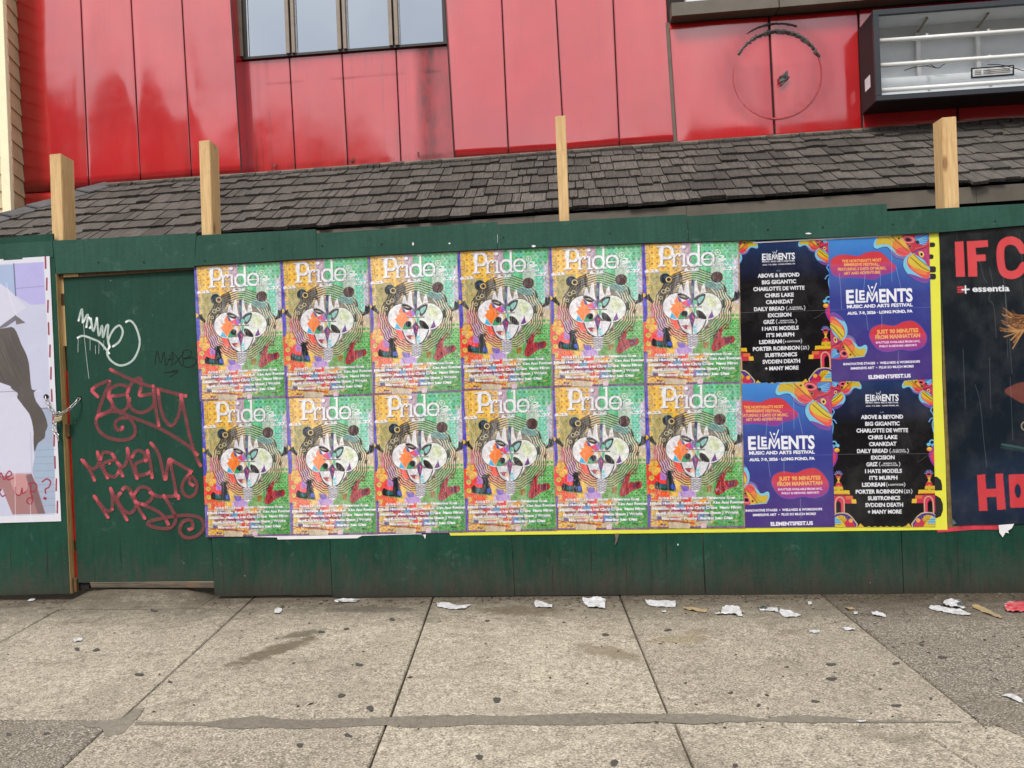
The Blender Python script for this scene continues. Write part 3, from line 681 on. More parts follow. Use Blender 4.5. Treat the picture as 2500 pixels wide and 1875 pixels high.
sbox('side_panel', x0 + .004, x0 + .012, YF + .035, YW - .012, zb + .004, zt - .004, M['blackmetal']); sbox('side_panel', x1 - .012, x1 - .004, YF + .035, YW - .012, zb + .004, zt - .004, M['blackmetal'])
sbox('top_panel', x0 + .012, x1 - .012, YF + .035, YW - .012, zt - .014, zt - .004, M['blackmetal']); sbox('bottom_panel', x0 + .012, x1 - .012, YF + .035, YW - .012, zb + .004, zb + .014, M['blackmetal'])
sbox('inner_lining', x0 + .0125, x0 + .016, YF + .036, YW - .03, zb + .018, zt - .018, M['signwhite'], 0)
sbox('inner_lining', x0 + .0165, x1 - .0165, YF + .036, YW - .03, zt - .020, zt - .016, M['signwhite'], 0)
sbox('inner_lining', x0 + .0165, x1 - .0165, YF + .036, YW - .03, zb + .016, zb + .020, M['signwhite'], 0)
sbox('back_panel', x0 + .012, x1 - .012, YW - .03, YW - .02, zb + .014, zt - .014, M['signwhite'], 0)
sbox('ballast_cover', x0 + .02, x1 - .02, YW - .16, YW - .032, zb + .09, zb + .27, M['signwhite'], .004)
for px in (2247, 2394, 2545, 2700):
    p = W(px, 150, YW - .1); sbox('brace', p.x - .018, p.x + .018, YW - .075, YW - .032, zb + .02, zt - .10, M['tube'])
    vs, fs = tubedata([(p.x, YW - .05, zt - .10 + zz(p.x)), (p.x + .03, YW - .2, zt - .03 + zz(p.x))], .011, 6); mesh('brace_arm', vs, fs, M['frame'], sgn)
    for zf in (.1, .33, .56): sbox('tube_clip', p.x - .01, p.x + .012, YW - .25, YW - .235, zb + zf, zb + zf + .05, M['tube'])
for pa in ((2150, 100), (2152, 160), (2154, 221)):
    p = W(*pa, YF + .1)
    vs, fs = tubedata([(x0 + .02, YF + .1, p.z), (x1 - .02, YF + .1, p.z + zz(x1))], .020, 12); mesh('lamp_tube', vs, fs, M['tube'], sgn, True)
for pts in ([(2208, 172), (2230, 165), (2262, 161), (2290, 166), (2300, 160), (2308, 155)], [(2262, 161), (2272, 158), (2284, 165)], [(2410, 158), (2440, 158), (2475, 166), (2500, 173)]):
    tube('cable', smooth_path([W(x, y, YW - .17 - .01 * i) for i, (x, y) in enumerate(pts)]), .0035, M['blackmetal'], sgn, 6)
def pxbox(name, x0_, y0_, x1_, y1_, Y, mat, par, k=-.075):
    return prism(name, [W(x0_, y0_, Y), W(x1_, y0_ + k * (x1_ - x0_), Y), W(x1_, y1_ + k * (x1_ - x0_), Y), W(x0_, y1_, Y)], (0, .004, 0), mat, par)
pl_ = pxbox('rating_plate', 2371, 166, 2476, 191, YW - .166, M['blackmetal'], sgn)
pxbox('plate_face', 2375, 169, 2472, 187, YW - .171, M['signwhite'], pl_) if False else pxbox('plate_face', 2375, 169, 2472, 187, YW - .171, M['signwhite'], sgn)
for r_ in range(3):
    pxbox('plate_text', 2380, 172.5 + r_ * 4, 2396, 174.5 + r_ * 4, YW - .173, M['frame'], sgn); pxbox('plate_text', 2401, 171 + r_ * 4, 2466, 173 + r_ * 4, YW - .173, M['frame'], sgn)
stx = x0 + .0035
prism('white_sticker', [(stx, YF + .13, zb + .17), (stx, YF + .25, zb + .17), (stx, YF + .25, zb + .28), (stx, YF + .13, zb + .28)], (-.002, 0, 0), M['white'], sgn)

# ---- neighbouring clapboard house, left edge
nb = empty('clapboard_house', (W(48, 300, YW).x, YW, 0)); tag(nb, 'cream clapboard house with pale corner trim at the left edge of the photograph', 'building')
far = W(50, 300, YW - .005); dirn = Vector((math.sin(math.radians(-19.3)), math.cos(math.radians(-19.3)), 0))
nearp = Vector((far.x, far.y, 0)) - dirn * .29
ndir = -dirn
zb0 = W(20, 60, nearp.y).z
z = W(20, 300, nearp.y).z - .167 * 16
while z < 7:
    a = Vector((nearp.x, nearp.y, z)); b = Vector((far.x, far.y, z)); nrm = Vector((dirn.y, -dirn.x, 0))
    b = b + dirn * .01
    vs = [a + nrm * .016, b + nrm * .016, b + nrm * .002 + Vector((0, 0, .175)), a + nrm * .002 + Vector((0, 0, .175))]
    prism('clapboard', vs, -nrm * .012, M['cream'], nb)
    c = Vector((nearp.x - .09, nearp.y - .0, z)); d = c + Vector((-2.4, .0, 0))
    vs = [c + Vector((0, -.016, 0)), d + Vector((0, -.016, 0)), d + Vector((0, -.002, .175)), c + Vector((0, -.002, .175))]
    prism('clapboard', vs, (0, .012, 0), M['cream'], nb)
    z += .167
box('corner_trim', nearp.x - .085, nearp.x + .006, nearp.y - .035, nearp.y + .02, -.1, 7, M['creamtrim'], nb, .003)
box('house_wall', nearp.x - 2.5, nearp.x - .16, nearp.y + .02, nearp.y + 3, -.1, 7.1, M['cream'], nb)

# ---- across the street (seen in the glossy panels and window panes)
def far_block(name, x0, x1, y, h, mat, label, wins=True, roof_h=0):
    b = empty(name, ((x0 + x1) / 2, y, 0)); tag(b, label, 'building')
    box('wall', x0, x1, y - 10, y, -.5, h, mat, b)
    if wins:
        vs, fs = [], []
        n = max(2, int((x1 - x0) / 2.2)); me = None
        for fl in range(int(h // 3.1)):
            for i in range(n):
                cx = x0 + (x1 - x0) * (i + .5) / n; z0 = 1.0 + fl * 3.1
                if me is None:
                    v, f = boxdata(-.5, .5, .0, .06, 0, 1.6); me = bpy.data.meshes.new('window'); me.from_pydata([tuple(q) for q in v], [], f); me.materials.append(M['farglass'])
                o = link('window', me, b); o.location = Vector((cx, y + .001, z0)) - b.location
    box('cornice', x0 - .1, x1 + .1, y + .062, y + .3, h - .4, h + .1, M['fascia'], b)
YO = -27
far_block('brick_building', -34, -21, YO, 17.4, M['brick'], 'tall dark brick walk-up across the street, reflected in the red panels')
far_block('brick_building', -20.6, -11, YO, 14.6, M['brick2'], 'tan brick block across the street beside the tall walk-up')
far_block('brick_building', -10.6, 3, YO - 2, 9.5, M['brick'], 'low red brick shop row across the street')
far_block('brick_building', 3.4, 16, YO, 12.2, M['brick'], 'brown brick block across the street facing the lightbox sign')
far_block('brick_building', 16.4, 34, YO, 11.0, M['brick2'], 'long tan block across the street at the far right')

# ------------------------------------------------------------------ green plywood hoarding
fence = empty('plywood_hoarding'); tag(fence, 'long green painted plywood hoarding along the sidewalk, with raw pine posts behind it', 'fence')
BOT = [((523, 1455), (811, 1452.5)), ((811, 1459), (1256, 1455)), ((1256, 1454), (1721, 1453)), ((1723, 1459.5), (2206, 1449)), ((2207, 1467), (2700, 1474)), ((2700, 1470), (3200, 1475))]
TOPX = [(480, 600), (771, 590), (1213, 570), (1678, 550), (2165, 525), (2680, 500), (3160, 480)]
for i, ((xa, ya), (xb, yb)) in enumerate(BOT):
    tx0, tx1 = TOPX[i][0] + 2, TOPX[i + 1][0]
    # sheet outline: top hidden under the trim boards, bottom edge a little ragged
    pts = [(xa + 1.2, ya)] + [(xa + (xb - xa) * k / 8, ya + (yb - ya) * k / 8 + rn.gauss(0, .7)) for k in range(1, 8)] + [(xb - .2, yb), (tx1 - 1 if tx1 < 3000 else tx1, TOPX[i + 1][1]), (tx0, TOPX[i][1])]
    yo = (.001, -.002, .001, -.0025, 0, .002)[i]
    px_sheet('plywood_panel', pts, yo, .018, M['green'], fence)
# left sheet, proud of the door
px_sheet('plywood_panel', [(-700, 1462), (-60, 1455), (172, 1449), (135.5, 668), (128, 570), (-700, 640)], -.022, .018, M['green'], fence)
P1 = [W(x, y, -.0225) for x, y in ((172.5, 1449), (136, 668))]
prism('plywood_edge', [P1[0], P1[0] + Vector((.0018, 0, 0)), P1[1] + Vector((.0018, 0, 0)), P1[1]], (0, .0185, 0), M['ply_edge'], fence)
q0, q1 = W(174, 1449, -.002), W(138, 668, -.002)
prism('jamb_stud', [q0 + Vector((.002, .0, .0)), q0 + Vector((.011, .0, 0)), q1 + Vector((.011, .0, 0)), q1 + Vector((.002, .0, 0))], (0, .04, 0), M['ply_edge'], fence)
q0, q1 = W(176, 1443, .045), W(142, 668, .045)
prism('jamb_stud', [q0, q0 + Vector((.05, 0, 0)), q1 + Vector((.05, 0, 0)), q1], (0, .04, 0), M['stud'], fence)
prism('red_jamb', [W(164, 1320, .034), W(190, 1322, .034), W(170, 905, .034), W(146, 905, .034)], (0, .009, 0), M['redstrip'], fence)
prism('red_jamb', [W(174, 1412, .034), W(192, 1412, .034), W(190, 1345, .034), W(170, 1345, .034)], (0, .009, 0), M['redstrip'], fence)
px_sheet('latch_block', [(154, 1036), (167, 1036), (169, 1066), (156, 1067)], .0, .04, M['stud'], fence, .003)
px_sheet('hinge_block', [(172, 1412), (186, 1412), (187, 1446), (175, 1448)], .0, .06, M['stud'], fence, .003)
px_sheet('sill_board', [(218, 1421), (523, 1419), (524, 1436), (222, 1435)], .012, .05, M['sill'], fence, .004)
px_sheet('sill_board', [(186, 1424), (218, 1423), (218, 1437), (187, 1438)], .03, .05, M['dark'], fence)
ta, tb = W(200, 1437, .03), W(521, 1436, .03)
tv, tf = [], []
for k, u in enumerate((-.06, .04, .2, .5, .8, .94, 1.0)):
    x = ta.x + (tb.x - ta.x) * u; hgt = (0, .7, 1, 1, .9, .35, 0)[k]
    for y, f in ((-.22, 0), (-.12, .18), (-.05, .6), (-.001, 1), (.1, 1.05)): tv.append((x, y, gz(x, y) + .0015 + (tb.z - gz(tb.x, 0) - .004) * f * hgt))
for k in range(6):
    for q in range(4): a = k * 5 + q; tf.append((a, a + 5, a + 6, a + 1))
mesh('threshold', tv, tf, M['conc'], walk, True)
# header strip under the first trim boards
px_sheet('door_header', [(136, 668), (474, 650), (474, 658), (137, 680)], .004, .04, M['stud'], fence)
px_sheet('door_header', [(155, 669.5), (190, 668), (190, 675), (155, 677)], -.002, .01, M['ply_edge'], fence)
# trim boards along the top
TB = [([(-700, 640), (127, 588), (130, 628), (118, 629), (-700, 680)], -.026), ([(129, 587.5), (478.5, 569.5), (474, 653), (300, 661), (137, 668.5)], -.0222),
      ([(480, 578), (486, 574), (770.5, 559.5), (773, 630.5), (683, 636), (474, 649)], -.0245), ([(772, 570), (1213, 541.5), (1214, 608), (1117, 612.5), (773, 631)], -.0225),
      ([(1214.5, 548), (1678, 523.5), (1680, 590.5), (1567, 593.5), (1215, 607.5)], -.0245), ([(1679.5, 527.5), (2165, 497.5), (2168, 574), (1802, 587.5), (1681, 590.5)], -.0225), ([(2166, 516), (2510, 496.5), (2700, 485), (2704, 533), (2293, 567), (2168, 574)], -.0245), ([(2701, 480), (3200, 455), (3204, 500), (2705, 533)], -.0225)]
for pts, y in TB: px_sheet('top_board', pts, y, .018, M['green_top_skylit'], fence)
# small splinters/white paint drips on the boards
for x, y, a, b in ((1008, 596, 4, 8), (1097, 594, 5, 4), (1303, 601, 10, 5), (1974, 570, 14, 4), (1655, 1330, 3, 5)):
    pts = [(x + a * math.cos(k) * rn.uniform(.6, 1.1) * .6, y + b * math.sin(k) * rn.uniform(.7, 1.1) * .6) for k in np.linspace(0, 5.5, 7)]
    px_sheet('paint_chip', pts, -.0262 if y < 700 else -.0075, .002, M['white'], fence)
# ply screws and knots
for x, y in ((641, 607), (787, 600), (931, 596), (1229, 580), (1328, 600), (500, 637), (1490, 570), (1875, 560), (2009, 555), (2180, 548), (2430, 540), (240, 640), (350, 640)):
    c = W(x, y, -.0262); vs = [(c.x + .006 * math.cos(k), c.y, c.z + .006 * math.sin(k)) for k in np.linspace(0, 5.3, 7)]
    prism('screw_head', vs, (0, .003, 0), M['dark'], fence)
# posts standing behind the boards
for (xa, xb, yt, yb_, dep, chip) in ((120, 149, 377, 600, .145, 1), (485, 512, 344, 600, .14, 1), (1355, 1381, 284, 560, .09, 0), (2299, 2335, 287, 540, .13, 0)):
    a, b, tl, tr = W(xa + (6 if xa < 1000 else 12 if xa < 2000 else 8), yb_, .02), W(xb + (5 if xa < 1000 else 8), yb_, .02), W(xa, yt, .02), W(xb, yt - 2, .02)
    xa_, xb_ = (a.x + tl.x) / 2, (b.x + tr.x) / 2
    z0, zt_ = 1.9, tl.z
    vs = [(a.x, .02, z0), (b.x, .02, z0), (b.x, .02 + dep, z0), (a.x, .02 + dep, z0), (tl.x, .02, zt_), (tr.x, .02, zt_ + .003), (tr.x, .02 + dep, zt_ - .012 * chip), (tl.x, .02 + dep, zt_ + .004)]
    o = mesh('post', vs, [(0, 1, 2, 3), (4, 5, 6, 7), (0, 1, 5, 4), (1, 2, 6, 5), (2, 3, 7, 6), (3, 0, 4, 7)], M['post'], fence)
    bm = bmesh.new(); bm.from_mesh(o.data); bmesh.ops.bevel(bm, geom=bm.edges[:], offset=.004, segments=2, affect='EDGES'); bm.to_mesh(o.data); bm.free()
    z = W(xa, yb_, .02).z
# inner framing rail and dark behind
box('back_rail', -6, 6, .02, .06, 2.2, 2.29, M['stud'], fence)
for x in (-1.2, .25, 1.5, 4.2): box('back_stud', x, x + .04, .02, .11, -.05, 2.3, M['stud'], fence)
# ---- the plywood door with its graffiti
door = px_sheet('door', [(190, 1423), (522, 1418), (478, 655), (154, 672)], .014, .018, M['green_door'], fence, .001)
YD = .0132
def gp(x, y): return (150 + x / 2.592, 700 + y / 2.592)
def ribbon(paths, wd, cols, par, name, Y0, alpha=1.0, soft=.3, ends=True, blobs=(), taper=False):
    vs, fs, vc = [], [], []
    lay = 0
    def addrib(path, w_, ca, cb, al, closed=False):
        nonlocal lay
        pts = [W(*gp(x, y), 0) for x, y in path]
        pts = smooth_path([(p.x, 0, p.z) for p in pts], 7) if len(pts) > 2 else [Vector((p.x, 0, p.z)) for p in pts]
        n = len(pts); b0 = len(vs); y_ = Y0 - lay * .00008; lay += 1
        L = sum((pts[i + 1] - pts[i]).length for i in range(n - 1)); s = 0
        for i, p in enumerate(pts):
            t = (pts[min(i + 1, n - 1)] - pts[max(i - 1, 0)]).normalized(); nn = Vector((t.z, 0, -t.x))
            if i: s += (pts[i] - pts[i - 1]).length
            k = max(math.exp(-(s / (w_ * 1.3)) ** 2), math.exp(-((L - s) / (w_ * 1.3)) ** 2)) if ends else 0
            k2 = max(k, .3 * noise.noise(Vector((p.x * 14, lay * 3.1, p.z * 14))))
            c = [ca[q] + (cb[q] - ca[q]) * max(0, k2) for q in range(3)]
            ww = w_ * (1 + .10 * noise.noise(Vector((p.x * 30, lay, p.z * 30)))) * ((1 - .7 * i / n) if taper else 1)
            for j, (o_, a_) in enumerate(((-.5, 0), (-.5 + soft * .5, al * .85), (-.12, al * (1 if k > .4 else .72)), (.12, al * (1 if k > .4 else .72)), (.5 - soft * .5, al * .85), (.5, 0))):
                vs.append(Vector((p.x, y_, p.z)) + nn * ww * o_)
                e = .8 if j in (1, 4) and k < .4 and al < .95 else 1
                vc.append((c[0] * e, c[1] * e, c[2] * e, a_))
        for i in range(n - 1):
            for j in range(5): a = b0 + i * 6 + j; fs.append((a, a + 1, a + 7, a + 6))
    for path in paths: addrib(path, wd, cols[0], cols[1], alpha)
    for (x, y, r) in blobs:
        p = W(*gp(x, y), 0); b0 = len(vs); y_ = Y0 - lay * .00008; lay += 1
        vs.append(Vector((p.x, y_, p.z))); vc.append((*cols[1][:3], alpha))
        for ring, (rr, al) in enumerate(((.6, alpha), (1.0, 0))):
            for k in range(14):
                a = 2 * math.pi * k / 14; vs.append(Vector((p.x + r * rr * math.cos(a), y_, p.z + r * rr * math.sin(a)))); vc.append((*cols[1][:3], al))
        for k in range(14):
            j = (k + 1) % 14; fs += [(b0, b0 + 1 + k, b0 + 1 + j), (b0 + 1 + k, b0 + 15 + k, b0 + 15 + j, b0 + 1 + j)]
    o = mesh(name, vs, fs, M['graffiti'], par)
    ca_ = o.data.color_attributes.new('Col', 'FLOAT_COLOR', 'POINT'); ca_.data.foreach_set('color', [q for c in vc for q in c])
    return o
base = Vector(door.location)
GR = (S(142, 64, 72), S(212, 90, 102))
zesty = [[(182, 655), (215, 628), (298, 598), (262, 690), (226, 815), (290, 790), (318, 745), (292, 702), (290, 690)], [(182, 655), (225, 698)],
         [(290, 690), (310, 640), (370, 620), (412, 640), (410, 675), (350, 690), (300, 690)], [(300, 700), (330, 770), (380, 788), (418, 750), (422, 700)],
         [(412, 668), (440, 610), (490, 578), (500, 620), (486, 682)], [(410, 680), (430, 760), (490, 798), (560, 770), (582, 720), (570, 680), (500, 690), (486, 686)],
         [(574, 628), (590, 760), (612, 885)], [(606, 655), (622, 770), (660, 860), (700, 875), (740, 800), (752, 690)],
         [(302, 522), (380, 562), (470, 600), (600, 645), (750, 685), (790, 692)], [(752, 690), (780, 820), (810, 960), (850, 1085), (880, 1140)],
         [(226, 815), (212, 850), (230, 910), (290, 955), (370, 972), (440, 955), (462, 905), (430, 840), (375, 832), (335, 860), (345, 905), (378, 900), (380, 880)],
         [(230, 812), (330, 790), (450, 830), (600, 890), (700, 945), (800, 1010), (860, 1070)]]
ribbon(zesty, .029, GR, door, 'pink_tag', YD - .0006, .72, .24, True, [(186, 650, .013), (225, 698, .012), (226, 815, .014), (292, 700, .012), (410, 668, .013), (486, 684, .014), (574, 628, .014), (606, 655, .014), (750, 686, .018), (612, 880, .012), (380, 895, .012), (302, 522, .011), (300, 598, .011)])
mem = [[(122, 1095), (175, 1165), (205, 1230)], [(130, 1100), (185, 1155), (230, 1120), (222, 1045)], [(222, 1050), (250, 1140), (290, 1215)], [(240, 1100), (262, 1050), (318, 1060), (325, 1095), (262, 1120), (275, 1180), (330, 1205), (362, 1165)],
       [(316, 1060), (350, 1120), (385, 1205)], [(345, 1110), (385, 1140), (410, 1095), (412, 1022)], [(412, 1025), (435, 1110), (476, 1218)], [(440, 1085), (470, 1040), (515, 1050), (522, 1095), (465, 1125), (480, 1190), (535, 1185), (560, 1170)],
       [(522, 1110), (545, 1080), (540, 1035)], [(538, 1035), (560, 1130), (570, 1215)], [(560, 988), (610, 1060), (640, 1180), (652, 1225)], [(655, 1225), (665, 1150), (678, 1090)], [(680, 1095), (700, 1190), (715, 1270), (722, 1330)],
       [(678, 1090), (740, 1125), (825, 1175)], [(812, 1180), (770, 1230), (760, 1290), (800, 1332), (845, 1305), (850, 1240), (815, 1200), (808, 1240), (835, 1262)]]
ribbon(mem, .029, GR, door, 'pink_tag', YD - .0024, .72, .24, True, [(122, 1095, .012), (205, 1228, .011), (222, 1045, .012), (290, 1212, .012), (316, 1060, .012), (385, 1200, .011), (412, 1022, .012), (476, 1216, .012), (540, 1035, .012), (570, 1212, .011), (560, 988, .011), (652, 1222, .012), (678, 1092, .013), (815, 1180, .012), (524, 1100, .012), (300, 1120, .012)])
mor = [[(202, 1325), (250, 1400), (292, 1465)], [(205, 1330), (270, 1410), (310, 1415), (320, 1340), (305, 1275)], [(305, 1275), (350, 1370), (412, 1480)], [(375, 1300), (350, 1340), (378, 1400), (430, 1435), (470, 1380), (440, 1300), (400, 1270), (378, 1290)],
       [(430, 1300), (470, 1380), (525, 1470)], [(452, 1320), (500, 1268), (560, 1290), (568, 1340), (520, 1378), (462, 1362)], [(500, 1375), (580, 1410), (640, 1450), (675, 1510)], [(555, 1300), (620, 1330), (740, 1322)], [(736, 1318), (738, 1350)],
       [(640, 1318), (690, 1400), (720, 1470), (690, 1525), (620, 1530), (548, 1510), (560, 1485), (680, 1458), (800, 1448), (880, 1470), (895, 1530), (850, 1580), (780, 1588), (745, 1545), (765, 1490), (815, 1480), (828, 1525), (800, 1540)]]
ribbon(mor, .029, GR, door, 'pink_tag', YD - .0042, .72, .24, True, [(202, 1325, .012), (292, 1462, .012), (306, 1275, .013), (412, 1478, .012), (525, 1468, .012), (465, 1362, .018), (555, 1305, .012), (645, 1320, .012), (738, 1328, .014), (675, 1508, .008), (802, 1535, .012), (320, 1410, .012)])
WT = (S(205, 220, 214), S(235, 240, 238))
ak = [[(100, 218), (122, 140), (128, 230)], [(128, 228), (160, 175), (150, 260)], [(165, 190), (185, 235), (170, 265)], [(178, 195), (195, 280), (218, 192)], [(218, 196), (230, 310), (250, 245), (256, 320), (275, 255), (290, 245), (285, 320), (300, 385)],
      [(300, 385), (290, 340), (320, 275), (360, 245), (382, 285), (360, 345), (315, 380)], [(92, 325), (130, 310), (190, 330), (240, 355), (298, 425)], [(298, 380), (282, 420), (310, 470), (370, 498), (440, 470), (480, 400), (488, 330), (462, 250), (430, 215), (398, 224)]]
ribbon(ak, .018, WT, door, 'white_tag', YD - .0005, .93, .3, True)
ribbon([[(138, 310), (152, 450), (168, 582)], [(100, 320), (98, 415)], [(175, 330), (175, 402)], [(232, 350), (230, 425)], [(262, 340), (262, 400)], [(208, 370), (210, 425)], [(133, 220), (140, 320)]], .005, WT, door, 'white_tag', YD - .0018, .8, .4, False)
BK = (S(8, 16, 14), S(6, 12, 10))
ribbon([[(585, 492), (598, 405), (622, 480), (642, 410), (650, 500)], [(658, 500), (700, 410), (690, 505)], [(665, 460), (700, 458)], [(712, 425), (760, 505)], [(705, 495), (770, 415)], [(768, 500), (762, 410), (810, 405), (808, 440), (765, 455), (830, 450), (848, 480), (810, 508), (768, 505)], [(640, 545), (730, 535)], [(690, 528), (732, 535), (680, 570)]], .0085, BK, door, 'black_tag', YD - .0005, .9, .3, False)
# holes in door and sheet
for (x, y, Y, nm) in ((194.5, 972, .0125, 'chain_hole'), (112, 968, -.031, 'chain_hole')):
    c = W(x, y, Y); pts = [(c.x + (.019 + rn.uniform(-.003, .003)) * math.cos(k), c.y, c.z + (.017 + rn.uniform(-.003, .003)) * math.sin(k)) for k in np.linspace(0, 5.8, 13)]
    prism(nm, pts, (0, .002, 0), M['dark'], fence)

# ---- chain and padlock
def link_mesh(L=.044, w_=.024, r=.0038):
    pts = []
    for k in range(20):
        a = 2 * math.pi * k / 20; c_, s_ = math.cos(a), math.sin(a)
        pts.append((math.copysign(max(0, L / 2 - w_ / 2), s_) + s_ * (w_ / 2 - r) if abs(s_) > .05 else 0, 0, c_ * (w_ / 2 - r)))
    v, f = tubedata([(p[0], p[1], p[2]) for p in pts], r, 6, True)
    me = bpy.data.meshes.new('link'); me.from_pydata([tuple(q) for q in v], [], f); me.materials.append(M['steel']); me.polygons.foreach_set('use_smooth', [True] * len(f)); return me
LM = link_mesh()
def chain(pts, label):
    P = [W(x, y, Y) for x, y, Y in pts]; e = empty('chain', P[0]); tag(e, label, 'chain')
    seg = [(P[i + 1] - P[i]).length for i in range(len(P) - 1)]; tot = sum(seg); n = max(2, round(tot / .033))
    for k in range(n):
        s = (k + .5) / n * tot; i = 0
        while s > seg[i] and i < len(seg) - 1: s -= seg[i]; i += 1
        p = P[i].lerp(P[i + 1], s / seg[i]); d = (P[i + 1] - P[i]).normalized()
        o = link('link', LM, e); q = d.to_track_quat('X', 'Z') @ Matrix.Rotation(math.radians(40 + 90 * (k % 2) + rn.uniform(-12, 12)), 4, 'X').to_quaternion()
        o.rotation_mode = 'QUATERNION'; o.rotation_quaternion = q; o.location = p - P[0]
chain([(194, 972, .006), (188, 980, -.02), (170, 998, -.045), (150, 1010, -.055), (136, 1014, -.055)], 'steel chain from the hole in the green door down to the brass padlock')
chain([(112, 968, -.03), (114, 980, -.045), (122, 995, -.05), (132, 1010, -.052)], 'short steel chain from the hole in the white poster to the padlock')
chain([(130, 1028, -.05), (134, 1045, -.055), (130, 1052, -.045), (140, 1062, -.05), (143, 1076, -.05)], 'loose end of steel chain hanging below the padlock')
pk = W(143, 1024, -.06); pad = empty('padlock', pk); tag(pad, 'small brass padlock with bright steel shackle joining the chains beside the door', 'padlock')
th = math.radians(14)
def pl(x, y, z): return pk + Vector((x * math.cos(th) - z * math.sin(th) * -1, y, z * math.cos(th) + x * math.sin(th)))
prism('lock_body', [pl(-.032, -.012, -.018), pl(.032, -.012, -.018), pl(.032, -.012, .020), pl(-.032, -.012, .020)], (0, .024, 0), M['brass'], pad, .004)
sh_ = [(-.024, .018), (-.026, .036), (-.018, .052), (0, .058), (.016, .05), (.02, .03), (.02, .018)]
tube('shackle', smooth_path([pl(x - .012, 0, z) for x, z in sh_]), .0042, M['steel'], pad, 8)

# ------------------------------------------------------------------ printed posters: flat print held on a fine grid of the sheet
def homog(q):      # picture-of-art corners TL,TR,BR,BL -> unit square
    A, b = [], []
    for (x, y), (u, v) in zip(q, ((0, 0), (1, 0), (1, 1), (0, 1))):
        A.append([x, y, 1, 0, 0, 0, -u * x, -u * y]); b.append(u); A.append([0, 0, 0, x, y, 1, -v * x, -v * y]); b.append(v)
    return np.append(np.linalg.solve(np.array(A, float), np.array(b, float)), 1).reshape(3, 3)
def c3(c): return np.array(c, float) / 255.0
class Canvas:
    def __init__(s, w, h, quad, bg=(255, 255, 255)):
        s.w, s.h = w, h; s.H = homog(quad); s.a = np.zeros((h, w, 3)); s.a[:] = c3(bg); s.mir = False
        (x0, y0), (x1, y1), _, (x3, y3) = quad
        s.k = w / math.hypot(x1 - x0, y1 - y0); s.Y, s.X = np.mgrid[0:h, 0:w] + .5
        Hi = np.linalg.inv(s.H); u, v = s.X / w, s.Y / h; d = Hi[2, 0] * u + Hi[2, 1] * v + Hi[2, 2]
        s.ax, s.ay = (Hi[0, 0] * u + Hi[0, 1] * v + Hi[0, 2]) / d, (Hi[1, 0] * u + Hi[1, 1] * v + Hi[1, 2]) / d      # art coordinates of every grid point
    def p(s, pts):
        P = np.array(pts, float).reshape(-1, 2); q = np.c_[P, np.ones(len(P))] @ s.H.T; q = q[:, :2] / q[:, 2:3]
        if s.mir: q[:, 0] = 1 - q[:, 0]
        return q * (s.w, s.h)
    def blend(s, m, col, x0=0, y0=0, al=1.0):
        h, w = m.shape; r = s.a[y0:y0 + h, x0:x0 + w]
        c = c3(col) if not callable(col) else col(s.X[y0:y0 + h, x0:x0 + w] / s.w, s.Y[y0:y0 + h, x0:x0 + w] / s.h)
        r += (c - r) * (m * al)[..., None]
    def box(s, P, pad=2):
        x0, y0 = np.floor(P.min(0)) - pad; x1, y1 = np.ceil(P.max(0)) + pad
        x0, y0, x1, y1 = int(max(0, x0)), int(max(0, y0)), int(min(s.w, x1)), int(min(s.h, y1))
        return (x0, y0, x1, y1) if x1 > x0 and y1 > y0 else None
    def poly(s, pts, col, al=1, raw=False, smooth=0):
        if smooth: 
            q = [Vector((x, y, 0)) for x, y in pts]; q = smooth_path([q[-1]] + q + [q[0], q[1]], smooth)[smooth:-smooth]; pts = [(v.x, v.y) for v in q]
        P = pts if raw else s.p(pts); b = s.box(P)
        if not b: return
        x0, y0, x1, y1 = b; K = 3
        gx = (np.arange((x1 - x0) * K) + .5) / K + x0; gy = (np.arange((y1 - y0) * K) + .5) / K + y0
        ins = np.zeros((len(gy), len(gx)), bool)
        for (ax, ay), (bx, by) in zip(P, np.roll(P, -1, 0)):
            if ay == by: continue
            r = (gy >= min(ay, by)) & (gy < max(ay, by))
            if r.any(): xi = ax + (gy[r] - ay) / (by - ay) * (bx - ax); ins[r] ^= gx[None, :] > xi[:, None]
        m = ins.reshape(y1 - y0, K, x1 - x0, K).mean((1, 3)); s.blend(m, col, x0, y0, al)
    def line(s, pts, wd, col, al=1, smooth=0, closed=False):
        if closed: pts = list(pts) + [pts[0]]
        if smooth: pts = [(v.x, v.y) for v in smooth_path([(x, y, 0) for x, y in pts], smooth)]
        P = s.p(pts); r = max(.35, wd * s.k / 2); b = s.box(P, int(r + 2))
        if not b: return
        x0, y0, x1, y1 = b; X, Y = s.X[y0:y1, x0:x1], s.Y[y0:y1, x0:x1]; D = np.full(X.shape, 1e9)
        for (ax, ay), (bx, by) in zip(P[:-1], P[1:]):
            dx, dy = bx - ax, by - ay; L = dx * dx + dy * dy + 1e-9; t = np.clip(((X - ax) * dx + (Y - ay) * dy) / L, 0, 1)
            D = np.minimum(D, np.hypot(X - ax - t * dx, Y - ay - t * dy))
        s.blend(np.clip(r - D + .5, 0, 1), col, x0, y0, al)
    def circ(s, x, y, r, col, al=1, ry=None, ring=None):
        c = s.p([(x, y)])[0]; rx_, ry_ = r * s.k, (ry or r) * s.k; b = s.box(np.array([[c[0] - rx_, c[1] - ry_], [c[0] + rx_, c[1] + ry_]]))
        if not b: return
        x0, y0, x1, y1 = b; d = (np.hypot((s.X[y0:y1, x0:x1] - c[0]) / rx_, (s.Y[y0:y1, x0:x1] - c[1]) / ry_) - 1) * min(rx_, ry_)
        m = np.clip(.5 - d, 0, 1) if ring is None else np.clip(ring * s.k / 2 - abs(d) + .5, 0, 1)
        s.blend(m, col, x0, y0, al)
